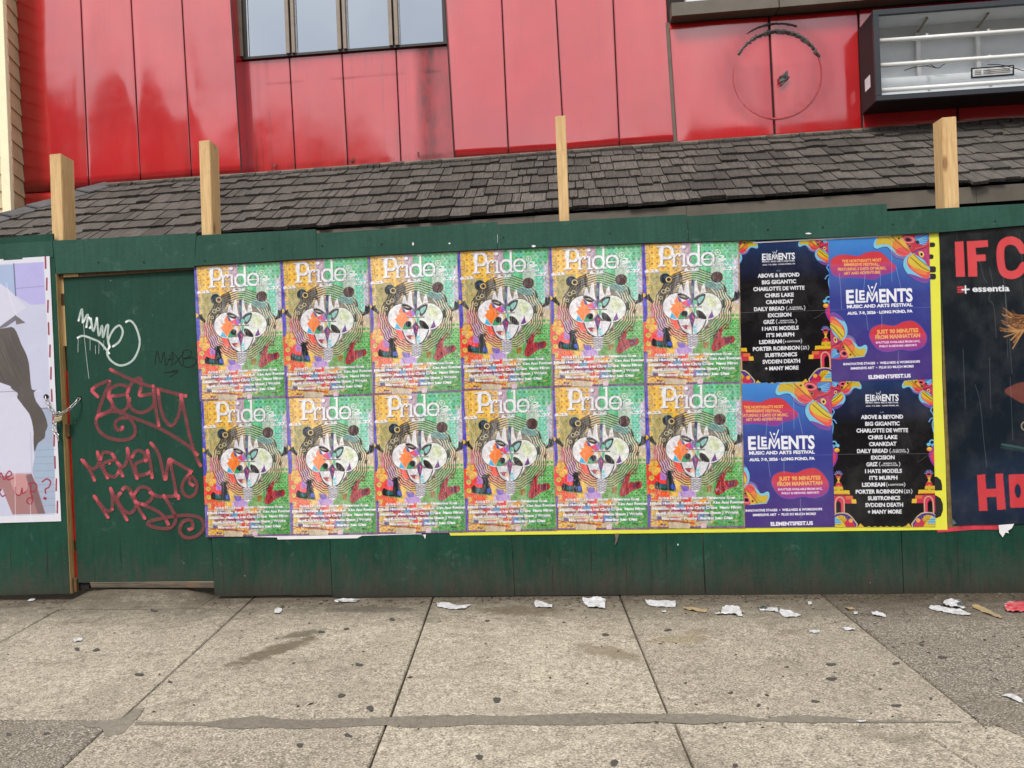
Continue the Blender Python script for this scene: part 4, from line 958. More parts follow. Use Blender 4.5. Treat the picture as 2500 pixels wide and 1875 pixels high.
    def tris(s, T, col, al=1):
        if not len(T): return
        b = s.box(T.reshape(-1, 2))
        if not b: return
        x0, y0, x1, y1 = b; K = 3; m = np.zeros(((y1 - y0) * K, (x1 - x0) * K), bool); Q = (T - (x0, y0)) * K
        for t in Q:
            xa, ya = np.floor(t.min(0)).astype(int); xb, yb = np.ceil(t.max(0)).astype(int) + 1
            xa, ya = max(xa, 0), max(ya, 0); xb, yb = min(xb, m.shape[1]), min(yb, m.shape[0])
            if xb <= xa or yb <= ya: continue
            gx = np.arange(xa, xb) + .5; gy = (np.arange(ya, yb) + .5)[:, None]
            e = []
            for i in range(3):
                (ax, ay), (bx, by) = t[i], t[(i + 1) % 3]; e.append((bx - ax) * (gy - ay) - (by - ay) * (gx - ax))
            m[ya:yb, xa:xb] |= ((e[0] >= 0) & (e[1] >= 0) & (e[2] >= 0)) | ((e[0] <= 0) & (e[1] <= 0) & (e[2] <= 0))
        s.blend(m.reshape(y1 - y0, K, x1 - x0, K).mean((1, 3)), col, x0, y0, al)
    def text(s, txt, p0, p1, h, col=(240, 238, 245), bold=.02, al=1, shadow=None, space=1.0):
        T, wd, cap = glyphs(txt, bold, space)
        p0, p1 = np.array(p0, float), np.array(p1, float); ex = (p1 - p0) / wd; L = np.hypot(*ex); ey = np.array([ex[1], -ex[0]]) / L * (h / cap)
        A = T[..., 0:1] * ex + T[..., 1:2] * ey + p0; Q = s.p(A.reshape(-1, 2)).reshape(-1, 3, 2)
        if shadow is not None: s.tris(s.p((A + np.array((h * .09, h * .1))).reshape(-1, 2)).reshape(-1, 3, 2), shadow, .7)
        s.tris(Q, col, al)
    def out(s): return np.clip(s.a, 0, 1)
GC = {}
def glyphs(txt, bold, space):
    k = (txt, bold, space)
    if k not in GC:
        cu = bpy.data.curves.new('t', 'FONT'); cu.body = txt; cu.size = 1; cu.offset = bold; cu.resolution_u = 3; cu.space_character = space
        o = bpy.data.objects.new('t', cu); COL.objects.link(o); dg = bpy.context.evaluated_depsgraph_get(); dg.update()
        me = bpy.data.meshes.new_from_object(o.evaluated_get(dg)); me.calc_loop_triangles()
        V = np.zeros(len(me.vertices) * 3); me.vertices.foreach_get('co', V); V = V.reshape(-1, 3)[:, :2]
        I = np.zeros(len(me.loop_triangles) * 3, int); me.loop_triangles.foreach_get('vertices', I)
        V[:, 0] -= V[:, 0].min(); T = V[I].reshape(-1, 3, 2); GC[k] = (T, V[:, 0].max(), .70 + bold)
        bpy.data.objects.remove(o); bpy.data.curves.remove(cu); bpy.data.meshes.remove(me)
    return GC[k]
def vnoise(w, h, f, seed):
    r = np.random.RandomState(seed); out = np.zeros((h, w)); a = 1
    for o in range(3):
        n = int(f * 2 ** o) + 2; g = r.rand(n + 2, n + 2); yy, xx = np.mgrid[0:h, 0:w]; y = yy / h * n; x = xx / w * n
        yi, xi = y.astype(int), x.astype(int); fy, fx = y - yi, x - xi; fy = fy * fy * (3 - 2 * fy); fx = fx * fx * (3 - 2 * fx)
        out += a * ((g[yi, xi] * (1 - fx) + g[yi, xi + 1] * fx) * (1 - fy) + (g[yi + 1, xi] * (1 - fx) + g[yi + 1, xi + 1] * fx) * fy); a *= .5
    return out / 1.75
PK = 0.80
def sheet_mesh(name, cv, wid, hei, mat, wav=.0012, seed=0, curl=0.0):
    """print as one colour per grid point of the paper, (0,0) at the lower left; returns mesh data"""
    a = cv.out(); L_ = np.where(a <= .04045, a / 12.92, ((a + .055) / 1.055) ** 2.4) * PK
    h, w_ = a.shape[:2]; me = bpy.data.meshes.new(name)
    x = np.linspace(0, wid, w_); z = np.linspace(hei, 0, h); X, Z = np.meshgrid(x, z)
    D = (vnoise(w_, h, 3, seed + 5) - .5) * wav * 1.5 + (vnoise(w_, h, 9, seed + 9) - .5) * wav * .5
    # tenting creases
    r = np.random.RandomState(seed)
    for k in range(7):
        cx = r.rand() * wid; sl = r.uniform(-.12, .12); amp = r.uniform(.0004, .0011); z0 = r.rand() * hei; ln_ = r.uniform(.15, .5) * hei
        D += amp * np.exp(-((X - cx - sl * (Z - z0)) / .0045) ** 2) * np.exp(-((Z - z0) / ln_) ** 4)
    co = np.stack([X, -abs(D) - .0002, Z], -1).astype(np.float32).reshape(-1)
    me.vertices.add(w_ * h); me.vertices.foreach_set('co', co)
    i = np.arange((h - 1) * (w_ - 1)); q = i // (w_ - 1) * w_ + i % (w_ - 1)
    f = np.stack([q, q + w_, q + w_ + 1, q + 1], -1).astype(np.int32).reshape(-1)
    me.loops.add(len(f)); me.loops.foreach_set('vertex_index', f); me.polygons.add(len(i)); me.polygons.foreach_set('loop_start', np.arange(len(i), dtype=np.int32) * 4)
    me.polygons.foreach_set('use_smooth', np.ones(len(i), bool)); me.update(calc_edges=True)
    ca = me.color_attributes.new('Col', 'FLOAT_COLOR', 'POINT'); ca.data.foreach_set('color', np.concatenate([L_, np.ones((h, w_, 1))], -1).astype(np.float32).reshape(-1))
    me.materials.append(mat); return me
def hang(name, me, wid, hei, q, Y, label, cat='poster', group=None):
    """q: picture corners TL,TR,BR,BL on the plane Y"""
    tl, tr, br, bl = [W(*p, Y) for p in q]
    ex = ((tr - tl) + (br - bl)) / 2; ez = ((tl - bl) + (tr - br)) / 2; c = (tl + tr + br + bl) / 4
    o = link(name, me); sx, sz = ex.length / wid, ez.length / hei
    ang = -math.atan2(ex.z, ex.x); 
    sh_ = math.atan2(ez.x, ez.z) - ang
    o.scale = (sx, 1, sz); o.rotation_euler = (0, (ang + math.atan2(ez.x, ez.z)) / 2, 0)
    R = Matrix.Rotation(o.rotation_euler.y, 3, 'Y'); o.location = c - R @ Vector((sx * wid / 2, 0, sz * hei / 2)); o.location.y = Y
    tag(o, label, cat, group); return o

# ---------------- design 1: patterned collage poster
def collage():
    q = [(80, 66), (1045, 20), (1100, 1590), (122, 1606)]
    c = Canvas(232, 372, q, (196, 184, 150)); rp = np.random.RandomState(4); w_, h_ = c.w, c.h
    U = lambda u, v: tuple((np.array(q[0]) * (1 - u) * (1 - v) + np.array(q[1]) * u * (1 - v) + np.array(q[2]) * u * v + np.array(q[3]) * (1 - u) * v))
    def reg(u0, v0, u1, v1, col, al=1): c.poly([U(u0, v0), U(u1, v0), U(u1, v1), U(u0, v1)], col, al)
    reg(0, 0, .42, .23, (222, 172, 58)); reg(0, .2, .28, .43, (178, 166, 112)); reg(.3, 0, .62, .2, (176, 158, 150)); reg(.38, 0, .5, .12, (190, 168, 180))
    reg(.5, 0, 1, .3, (92, 176, 128)); reg(.62, .0, .72, .12, (90, 185, 165)); reg(.7, .12, .84, .5, (176, 196, 180)); reg(.84, .04, .97, .42, (100, 184, 168), .7); reg(.92, .1, 1, .44, (196, 190, 204)); reg(.74, .3, .84, .5, (190, 190, 196)); reg(.86, .4, 1, .54, (200, 186, 160)); reg(.68, .54, 1, 1, (74, 150, 86))
    c.poly([U(.0, .52), U(.2, .5), U(.27, .68), U(.28, .76), U(0, .8)], (232, 58, 52)); reg(.08, .42, .3, .52, (196, 118, 128)); reg(.14, .52, .24, .66, (176, 130, 190)); reg(0, .7, .26, .8, (226, 92, 52)); reg(.26, .5, .5, .76, (214, 118, 96))
    reg(.5, .6, .68, .78, (120, 160, 100)); reg(.22, .66, .5, .78, (222, 176, 92)); reg(.32, .72, .5, .78, (190, 160, 210))
    pal = [(216, 60, 56), (208, 166, 60), (60, 80, 150), (196, 46, 60), (230, 190, 80), (140, 50, 90), (90, 150, 190), (120, 60, 50), (226, 200, 150)]
    for k in range(46):
        u, v = rp.rand() * .55, .78 + rp.rand() * .22; du, dv = .05 + rp.rand() * .07, .02 + rp.rand() * .035; reg(u, v, u + du, min(1, v + dv), pal[rp.randint(len(pal))], .8)
    for k in range(60):
        u, v = .55 + rp.rand() * .42, .8 + rp.rand() * .2; reg(u, v, u + .04, v + .012, [(60, 130, 70), (96, 176, 96), (120, 90, 60), (160, 180, 110), (50, 110, 80)][rp.randint(5)], .8)
    # beaded rows
    def beads(u0, v0, u1, v1, nu_, nv_, fill, rim, dot, r=19, al=.9):
        for j in range(nv_):
            for i in range(nu_):
                x, y = U(u0 + (u1 - u0) * (i + .5) / nu_, v0 + (v1 - v0) * (j + .5) / nv_)
                c.circ(x, y, r, fill, al); c.circ(x, y, r, rim, .8, ring=6)
                if dot: c.circ(x, y, 6, dot, .9)
    beads(.02, .01, .40, .2, 7, 5, (210, 164, 60), (240, 208, 120), (150, 60, 80), 22); beads(.02, .22, .22, .42, 4, 5, (184, 172, 118), (160, 148, 100), (90, 80, 60), 20, .6)
    beads(.56, .01, .98, .13, 8, 3, (74, 164, 116), (176, 206, 150), (60, 110, 80), 21); beads(.86, .12, .94, .4, 2, 8, (96, 196, 176), (214, 220, 206), None, 18); beads(.945, .16, .99, .44, 1, 9, (206, 200, 214), (150, 160, 160), None, 20)
    beads(.76, .22, .85, .5, 2, 7, (70, 178, 120), (170, 200, 170), None, 15); beads(.8, .5, .99, .8, 4, 8, (76, 160, 84), (176, 200, 130), (40, 96, 50), 18, .85)
    beads(.6, .8, .99, 1, 8, 4, (84, 164, 80), (48, 110, 56), (110, 80, 60), 20, .75); beads(.02, .93, .5, 1, 10, 2, (216, 172, 66), (150, 100, 60), None, 22)
    beads(.05, .7, .24, .8, 4, 3, (222, 120, 54), (170, 50, 50), (190, 60, 60), 22, .7)
    for k in range(16):
        x, y = U(-.005 + .055, .03 + k * .0615); c.circ(x, y, 30, (212, 180, 96) if not 5 < k < 8 else (200, 178, 120)); c.circ(x, y, 30, (120, 96, 60), .7, ring=5); c.circ(x, y, 13, (196, 160, 80))
    for x, y in ((180, 950), (195, 900), (215, 975), (150, 905), (190, 1000)): c.circ(x, y, 32, (216, 170, 82)); c.circ(x, y, 32, (160, 110, 60), .6, ring=5)
    for k in range(150):
        u, v = rp.rand() * .94 + .04, rp.rand(); x, y = U(u, v); a = rp.rand() * 6.3; L = 14 + rp.rand() * 34; cc = ((50, 36, 40), (236, 226, 200), (120, 50, 70), (40, 90, 60))[rp.randint(4)]
        c.line([(x, y), (x + L * math.cos(a), y + L * math.sin(a)), (x + L * 1.3 * math.cos(a + .8), y + L * 1.3 * math.sin(a + .8))], 4.5, cc, .55, 3)
    # border
    c.poly([U(0, 0), U(.03, 0), U(.045, .5), U(.03, .55), U(0, .55)], (78, 70, 170)); c.poly([U(0, .76), U(.04, .76), U(.03, 1), U(0, 1)], (92, 74, 150)); reg(0, .985, 1, 1, (110, 84, 120)); reg(0, 0, 1, .008, (120, 56, 60)); reg(.983, 0, 1, 1, (150, 120, 96), .8)
    # wavy rings
    dx, dy = c.ax - 595, (c.ay - 745) * .97; r = np.hypot(dx, dy); th = np.arctan2(dy, dx)
    wob = 9 * np.sin(13 * th) * np.clip(np.cos(th - .3), 0, 1) + 7 * np.sin(19 * th + 1) * np.clip(np.cos(th - 2.6), 0, 1) + 5 * np.sin(9 * th)
    wob += 16 * (vnoise(w_, h_, 14, 8) - .5) * ((th < -2.1) | ((th > -1.0) & (th < -.2)))
    rr = r + wob; band = np.clip((rr - 250) / 6, 0, 1) * np.clip((398 + 12 * np.sin(3 * th) - rr) / 5, 0, 1)
    ph = (rr / 24.0) % 1; stripe = np.clip((.5 - abs(ph - .5)) * 6 - 1.45, 0, 1)
    cream = (vnoise(w_, h_, 6, 3))[..., None] * c3((236, 214, 168)) + (1 - vnoise(w_, h_, 6, 3))[..., None] * c3((226, 196, 176))
    c.a += (cream - c.a) * (band * .45)[..., None]; c.a += (c3((30, 30, 34)) - c.a) * (band * stripe * .95)[..., None]
    blk = band * (vnoise(w_, h_, 7, 12) > .60) * ((abs(th) < 1.1) | (th > 2.3) | (th < -1.9)); c.a += (c3((26, 26, 28)) - c.a) * (blk * .6)[..., None]
    for (x, y, r_) in ((300, 580, 20), (275, 650, 15), (340, 560, 18), (860, 520, 16)): c.circ(x, y, r_, (226, 214, 180), ring=6)
    c.poly([(700, 490), (790, 455), (880, 500), (850, 560), (760, 545), (690, 530)], (150, 200, 196), .75, smooth=4)
    for k in range(5): c.line([(700, 500 + k * 14), (760, 478 + k * 15), (820, 505 + k * 14), (880, 490 + k * 16)], 5, (30, 40, 44), .9, 4)
    # ears
    c.circ(315, 442, 56, (26, 36, 44)); c.circ(318, 425, 20, (40, 70, 100)); c.circ(350, 452, 26, (214, 184, 120), ring=11); c.circ(828, 422, 57, (66, 44, 44)); c.circ(828, 422, 57, (30, 24, 24), .8, ring=6)
    for k in range(4): c.line([(795 + k * 20, 385), (790 + k * 22, 460)], 3, (110, 80, 76), .8)
    # white mask made of overlapping circles
    c.circ(595, 745, 255, (90, 80, 84), .55)
    c.poly([(440, 620), (455, 540), (475, 500), (492, 560), (500, 590), (520, 470), (545, 455), (560, 610), (575, 640), (500, 700)], (232, 230, 232)); c.poly([(600, 600), (605, 470), (628, 455), (645, 560), (665, 600), (680, 520), (705, 490), (720, 580), (700, 640), (620, 690)], (232, 228, 226))
    c.circ(440, 745, 148, (40, 36, 40), .8, ring=7); c.circ(732, 742, 148, (40, 36, 40), .8, ring=7); c.circ(440, 745, 146, (234, 232, 234)); c.circ(732, 742, 146, (230, 234, 226)); c.poly([(445, 895), (540, 880), (740, 880), (720, 960), (660, 1030), (595, 1050), (530, 1030), (470, 970)], (226, 224, 228), smooth=3)
    c.poly([(730, 625), (800, 640), (835, 700), (790, 760), (735, 720)], (196, 206, 160), .6, smooth=3)
    c.poly([(575, 470), (590, 450), (606, 470), (602, 640), (590, 720), (578, 640)], (66, 60, 110)); c.poly([(578, 520), (600, 520), (596, 600), (584, 600)], (96, 140, 130))
    c.poly([(560, 640), (590, 720), (615, 640), (640, 700), (600, 745), (540, 700)], (110, 110, 140), .8)
    # petals and colours in the face
    c.poly([(437, 608), (485, 606), (530, 630), (552, 655), (520, 672), (465, 650)], (38, 34, 34), smooth=4); c.poly([(450, 625), (500, 628), (530, 648), (480, 640)], (170, 160, 150), smooth=3)
    c.poly([(716, 606), (712, 650), (690, 700), (645, 740), (622, 700), (605, 660), (655, 618)], (52, 50, 52), smooth=4); c.poly([(640, 660), (700, 625), (690, 670), (655, 710)], (150, 196, 190), smooth=3); c.circ(615, 695, 22, (90, 170, 140))
    c.poly([(438, 630), (470, 660), (500, 720), (535, 748), (505, 790), (470, 810), (440, 880), (412, 840), (385, 800), (365, 770), (395, 740), (370, 720), (415, 715), (408, 680)], (240, 128, 58)); c.poly([(438, 630), (470, 660), (486, 700), (455, 690)], (70, 90, 150)); c.poly([(480, 700), (540, 665), (572, 740), (520, 745)], (206, 70, 96)); c.poly([(530, 670), (575, 690), (570, 738), (545, 720)], (150, 110, 190))
    c.poly([(385, 808), (440, 886), (368, 868)], (60, 170, 206)); c.poly([(470, 812), (510, 790), (545, 850), (500, 880), (445, 884)], (52, 140, 96)); c.circ(512, 822, 33, (34, 34, 38)); c.line([(495, 750), (680, 748)], 8, (60, 50, 60)); c.line([(500, 725), (530, 755)], 9, (110, 170, 200))
    c.poly([(628, 785), (680, 795), (722, 845), (730, 880), (680, 876), (640, 850)], (38, 34, 34), smooth=4); c.poly([(745, 875), (785, 785), (806, 858), (775, 872)], (110, 64, 130)); c.poly([(555, 755), (588, 755), (586, 830), (560, 850)], (206, 186, 140)); c.poly([(596, 755), (630, 755), (612, 850)], (96, 180, 140))
    c.poly([(558, 850), (590, 800), (616, 850), (612, 900), (592, 975), (572, 920)], (84, 56, 110), smooth=3); c.poly([(585, 840), (608, 850), (600, 890)], (206, 60, 80)); c.poly([(582, 895), (604, 900), (594, 935)], (206, 50, 80))
    c.poly([(480, 950), (540, 945), (590, 960), (585, 990), (520, 990)], (150, 66, 80)); c.circ(562, 975, 22, (232, 200, 180)); c.circ(612, 966, 17, (120, 200, 210)); c.circ(622, 1010, 20, (150, 210, 220)); c.line([(592, 900), (594, 1050)], 6, (50, 44, 50)); c.poly([(375, 880), (440, 895), (480, 990), (420, 990)], (226, 84, 66), .9)
    c.line([(448, 900), (480, 980), (535, 1035), (596, 1052), (655, 1030), (700, 970), (728, 895)], 11, (30, 30, 34), 1, 4)
    # neck
    c.poly([(545, 1050), (655, 1050), (648, 1180), (590, 1205), (550, 1180)], (226, 222, 230))
    for k in range(7): c.line([(546, 1070 + k * 18), (565, 1062 + k * 18), (585, 1074 + k * 18), (610, 1062 + k * 18), (630, 1074 + k * 18), (652, 1064 + k * 18)], 6, (36, 36, 40), 1, 3)
    # hands, boots
    c.poly([(118, 610), (140, 625), (160, 605), (168, 640), (205, 690), (195, 715), (140, 670), (110, 650)], (30, 28, 28)); c.circ(100, 625, 24, (214, 176, 60))
    c.poly([(1000, 640), (1010, 570), (1035, 590), (1050, 560), (1065, 600), (1060, 650), (990, 690), (975, 672)], (32, 34, 34)); c.line([(980, 680), (1040, 640)], 18, (32, 34, 34))
    c.poly([(905, 940), (882, 1080), (1000, 1060), (1022, 1110), (1000, 1140), (925, 1165), (850, 1225), (800, 1232), (788, 1180), (830, 1050)], (140, 26, 36), smooth=2)
    for x, y in ((865, 1000), (840, 1080), (870, 1150), (830, 1190), (930, 1110), (985, 1095)): c.circ(x, y, 12, (60, 16, 20)); c.circ(x, y, 12, (180, 80, 84), .7, ring=3)
    c.poly([(915, 1090), (990, 1070), (975, 1140), (925, 1150)], (84, 30, 60), .8)
    c.poly([(305, 1010), (345, 985), (375, 1090), (400, 1185), (330, 1195), (225, 1180), (188, 1165), (190, 1120), (205, 1090), (235, 1110), (300, 1120)], (26, 30, 34), smooth=2)
    c.circ(262, 1140, 22, (30, 70, 150)); c.poly([(230, 1120), (300, 1125), (300, 1170), (232, 1168)], (40, 110, 84), .6); c.poly([(345, 1130), (385, 1120), (395, 1180), (350, 1170)], (40, 70, 170)); c.line([(240, 1185), (400, 1200)], 9, (50, 140, 80))
    c.poly([(385, 1060), (440, 1100), (470, 1190), (430, 1200), (400, 1150)], (222, 186, 110)); c.poly([(440, 1130), (530, 1140), (520, 1195), (460, 1195)], (110, 90, 180), .85); c.poly([(700, 1135), (760, 1130), (745, 1200), (712, 1200)], (140, 104, 50))
    c.line([(1010, 1150), (1030, 1210), (1040, 1180), (1055, 1220)], 4, (20, 40, 26)); c.line([(1060, 1330), (1080, 1370), (1040, 1420), (1065, 1450), (1010, 1490)], 4, (30, 50, 30), .9, 4); c.line([(130, 1490), (230, 1520)], 7, (120, 30, 40)); c.line([(150, 1530), (225, 1500)], 6, (120, 30, 40))
    for (x, y, cc) in ((935, 940, (110, 60, 46)), (935, 980, (110, 60, 46)), (955, 1530, (80, 60, 40)), (275, 1560, (60, 50, 120))): c.line([(x - 20, y - 8), (x + 20, y + 2)], 9, cc); c.circ(x - 20, y, 9, cc); c.circ(x + 20, y, 9, cc)
    c.poly([(330, 1535), (400, 1530), (545, 1545), (540, 1600), (330, 1595)], (196, 182, 160)); c.poly([(655, 1540), (715, 1530), (705, 1590), (650, 1590)], (222, 196, 206)); c.poly([(230, 1480), (560, 1530), (560, 1545), (260, 1520)], (120, 50, 40), .7)
    # masthead
    WH, SH = (238, 236, 244), (60, 56, 60)
    def strokes(col, d, al):
        L = lambda pts, w2, sm=0: c.line([(x + d, y + d) for x, y in pts], w2, col, al, sm)
        P_ = lambda pts: c.poly([(x + d, y + d) for x, y in pts], col, al)
        P_([(225, 92), (290, 85), (296, 100), (290, 290), (318, 298), (318, 312), (238, 316), (238, 300), (262, 294), (262, 108), (225, 106)])
        c.circ(322 + d, 158 + d, 62, col, al, ry=68, ring=30); P_([(285, 88), (330, 84), (330, 104), (285, 106)]); P_([(285, 212), (330, 214), (330, 232), (285, 226)])
        P_([(372, 176), (410, 172), (412, 296), (430, 300), (430, 312), (376, 314), (376, 300), (388, 296), (388, 190), (372, 188)]); L([(408, 205), (425, 180), (448, 172), (460, 186)], 15, 3); c.circ(452 + d, 192 + d, 12, col, al)
        c.circ(493 + d, 98 + d, 20, col, al); P_([(470, 168), (510, 163), (512, 294), (532, 298), (532, 309), (474, 312), (474, 298), (486, 294), (486, 184), (470, 182)])
        c.circ(592 + d, 234 + d, 56, col, al, ry=66, ring=25); P_([(608, 62), (652, 56), (656, 288), (678, 290), (678, 302), (634, 306), (630, 76), (608, 78)])
        c.circ(735 + d, 226 + d, 58, col, al, ry=66, ring=23); L([(690, 232), (788, 226)], 15); c.circ(698 + d, 228 + d, 54, col, al * .55, ry=62, ring=5)
    strokes(SH, 7, .75); strokes(WH, 0, 1)
    c.poly([(772, 250), (800, 262), (812, 300), (770, 285)], (150, 170, 150), .6)
    c.circ(830, 152, 27, (236, 236, 240), ring=8); c.circ(830, 152, 11, (236, 236, 240)); c.line([(815, 215), (850, 190), (895, 195), (870, 215), (840, 222), (870, 232), (910, 218)], 11, WH, 1, 4); c.line([(830, 250), (880, 240), (915, 228)], 8, WH, 1, 3)
    c.text('signal', (782, 300), (942, 292), 34, WH, .02, shadow=SH)
    for t, a, b in (('6.25', (110, 380), (252, 372)), ('6.26', (502, 362), (648, 352)), ('6.27', (882, 346), (1032, 334))):
        c.text(t, a, b, 33, WH, .06, shadow=SH)
    for t, a, b, h in (('Amira Di La Rosa   Bexter   Dangerous Rose', (222, 1286), (992, 1270), 30), ('Juliana Huxtable  Karim Olen Ash  Kim Ann Foxman', (136, 1344), (1084, 1318), 30), ('Massimo  Maurice Ivis Chris Cruse  Manu Miran', (170, 1400), (1056, 1374), 30),
                       ('McMLXXXV  Miss Serviette Shaun J Wright', (200, 1452), (1030, 1430), 30), ('Morenxxx  Peachy  Sterling Juan Diaz', (262, 1508), (975, 1490), 30)):
        c.text(t, a, b, h, WH, .055, shadow=(30, 26, 34))
    for k in range(34):
        u, v = rp.rand(), rp.rand(); x, y = U(u, v); L = 30 + rp.rand() * 130; c.line([(x, y), (x + rp.randn() * 8, y + L * .5), (x + rp.randn() * 14, y + L)], 2.6, (236, 232, 236), .35 + rp.rand() * .3, 3)
    c.a *= (.90 + .24 * np.random.RandomState(9).rand(h_, w_, 1)); c.a += (c3((224, 220, 228)) - c.a) * (np.clip(vnoise(w_, h_, 26, 30) - .5, 0, 1) * .7)[..., None]
    # worn ink: mottling of the print itself
    m = vnoise(w_, h_, 40, 6)[..., None]; c.a = c.a * (.84 + .32 * m); g = c.a.mean(-1, keepdims=True); c.a = g + (c.a - g) * 1.28
    return c
cv = collage(); PW_, PH_ = .61, .915
collage_me = sheet_mesh('collage_poster', cv, PW_, PH_, M['print'], .0016, 3)
tops = [(472, 650), (683, 637), (898, 624), (1117, 613), (1339, 602), (1567, 594), (1802, 588)]
mids = [(489, 976), (698, 970), (909, 964), (1127, 953), (1348, 944), (1574, 938), (1809, 934)]
bots = [(504, 1309), (711, 1306), (918, 1302), (1137, 1298), (1356, 1293), (1582, 1290), (1817, 1286)]
posn = ['leftmost, beside the green door', 'second from the green door', 'third from the green door', 'fourth from the green door', 'fifth from the green door', 'last before the black line-up poster']
posn2 = ['leftmost, beside the green door', 'second from the green door', 'third from the green door', 'fourth from the green door', 'fifth from the green door', 'last before the blue festival poster']
GP = 'mask-face collage posters pasted in two rows'
for k in range(6):
    for row, (T_, B_, y0) in enumerate(((tops, mids, -.0055), (mids, bots, -.0055))):
        q = [T_[k], (T_[k + 1][0] + 2, T_[k + 1][1]), (B_[k + 1][0] + 2, B_[k + 1][1] + 2), (B_[k][0], B_[k][1] + 2)]
        if k == 5: y0 -= .003
        hang('collage_poster', collage_me, PW_, PH_, q, y0 - .0005 * (k % 2) - .0008 * (1 - row), 'mask-face Pride poster in the %s row, %s' % (('top', posn[k]) if row == 0 else ('bottom', posn2[k])), group=GP)

# ---------------- design 2 and 3: festival posters
WHT = (240, 240, 246)
def logo(c, x0, x1, yb, sl, h, sub=True):
    f = lambda x: yb + sl * (x - x0); W_ = x1 - x0
    def t(s, a, b, hh, up=0): c.text(s, (x0 + a * W_, f(x0 + a * W_) - up), (x0 + b * W_, f(x0 + b * W_) - up), hh, WHT, .035)
    t('E', 0, .118, h); t('E', .195, .278, h * .70, h * .24); t('ENTS', .497, 1.0, h); q_ = lambda u, v: (x0 + u * W_, f(x0 + u * W_) - v * h)
    c.line([q_(.155, 0.96), q_(.155, .07), q_(.278, .07)], h * .15, WHT); c.line([q_(.312, .06), q_(.326, .74)], h * .14, WHT); c.line([q_(.452, .74), q_(.464, .06)], h * .14, WHT); c.line([q_(.332, .72), q_(.388, .10), q_(.446, .72)], h * .125, WHT)
    mx_ = x0 + .388 * W_; y_ = f(mx_)
    c.line([(mx_ - .06 * W_, y_ - h * 1.25), (mx_, y_ - h * .50), (mx_ + .065 * W_, y_ - h * 1.42)], h * .075, WHT); c.circ(mx_, y_ - h * 1.12, h * .085, WHT)
def wing(c, Q):          # drawn in the space of the big corner wing; Q maps (0..1 across, 0..1 down from the corner)
    P = lambda x, y: Q((1130 - x) / 600, (y - 48) / 527)
    def poly(pts, col, sm=4): c.poly([P(*p) for p in pts], col, 1, smooth=sm)
    ln_ = lambda pts, w2, col, al=1, sm=4: c.line([P(*p) for p in pts], w2, col, al, sm)
    o1 = [(1100, 52), (620, 62), (560, 84), (526, 140), (526, 188), (560, 206), (620, 186), (672, 186), (704, 222), (728, 270), (775, 304), (850, 322), (905, 306), (935, 262), (1000, 200)]
    poly([(x - 4, y + 7) for x, y in o1], (44, 50, 120)); poly(o1, (120, 200, 226)); c.poly([P(*p) for p in [(700, 215), (728, 270), (775, 304), (850, 322), (905, 306), (900, 285), (800, 285), (730, 230)]], (120, 80, 160), .8, smooth=3)
    poly([(1060, 54), (600, 74), (568, 100), (548, 142), (560, 165), (610, 158), (670, 160), (722, 186), (756, 236), (800, 276), (860, 286), (916, 258), (980, 180)], (226, 128, 40))
    poly([(740, 66), (600, 76), (570, 102), (550, 142), (565, 162), (610, 156), (668, 158), (716, 180), (730, 140), (760, 90)], (206, 176, 36)); poly([(880, 60), (740, 66), (790, 110), (840, 170), (880, 190), (905, 160)], (222, 176, 40))
    poly([(790, 200), (840, 190), (905, 220), (916, 258), (860, 286), (800, 276), (760, 240)], (228, 70, 72)); ln_([(720, 70), (780, 130), (850, 190), (905, 235)], 9, (130, 96, 20)); ln_([(735, 190), (800, 240), (870, 262)], 5, (120, 40, 40), .8); ln_([(640, 80), (700, 100), (760, 160)], 4, (140, 110, 20), .8)
    poly([(840, 52), (1130, 46), (1135, 210), (1010, 214), (940, 256), (905, 200), (860, 120)], (190, 36, 62), 2); poly([(835, 100), (860, 66), (930, 70), (970, 108), (940, 140), (880, 140)], (228, 120, 120)); poly([(852, 102), (870, 80), (920, 84), (945, 108), (925, 128), (880, 128)], (170, 40, 90)); poly([(868, 104), (885, 88), (915, 94), (925, 112), (905, 122), (880, 120)], (16, 12, 20))
    poly([(975, 60), (1110, 50), (1120, 100), (1060, 170), (985, 120)], (60, 130, 200), 2)
    for k in range(5): ln_([(985, 112 + k * 6), (1100, 62 + k * 24)], 5, (160, 220, 240), .9, 0)
    poly([(978, 120), (1005, 112), (1020, 140), (990, 152)], (20, 60, 80)); ln_([(975, 200), (1060, 180), (1130, 130)], 10, (226, 70, 80)); c.circ(*P(915, 178), 17, (150, 130, 80)); c.circ(*P(915, 178), 10, (24, 20, 30)); c.circ(*P(797, 92), 13, (120, 120, 60)); c.circ(*P(797, 92), 7, (30, 26, 20))
    o2 = [(950, 256), (884, 286), (850, 330), (846, 400), (880, 466), (940, 526), (1005, 566), (1080, 582), (1125, 560), (1138, 500), (1138, 420), (1060, 320), (1000, 262)]
    poly([(x - 5, y + 5) for x, y in o2], (44, 50, 120)); poly(o2, (112, 196, 226)); c.poly([P(*p) for p in [(900, 480), (940, 526), (1005, 566), (1080, 582), (1125, 560), (1130, 520), (1060, 530), (980, 500)]], (122, 70, 160), 1, smooth=3)
    poly([(945, 262), (896, 300), (884, 350), (900, 404), (950, 452), (1005, 492), (1080, 536), (1126, 520), (1132, 440), (1080, 380), (1010, 320), (970, 266)], (230, 72, 62)); poly([(942, 264), (902, 304), (898, 352), (930, 392), (1000, 432), (1070, 452), (1126, 458), (1120, 420), (1060, 366), (1000, 310), (965, 266)], (216, 190, 40)); poly([(925, 400), (990, 420), (1080, 450), (1100, 490), (1030, 480), (960, 440)], (232, 130, 50))
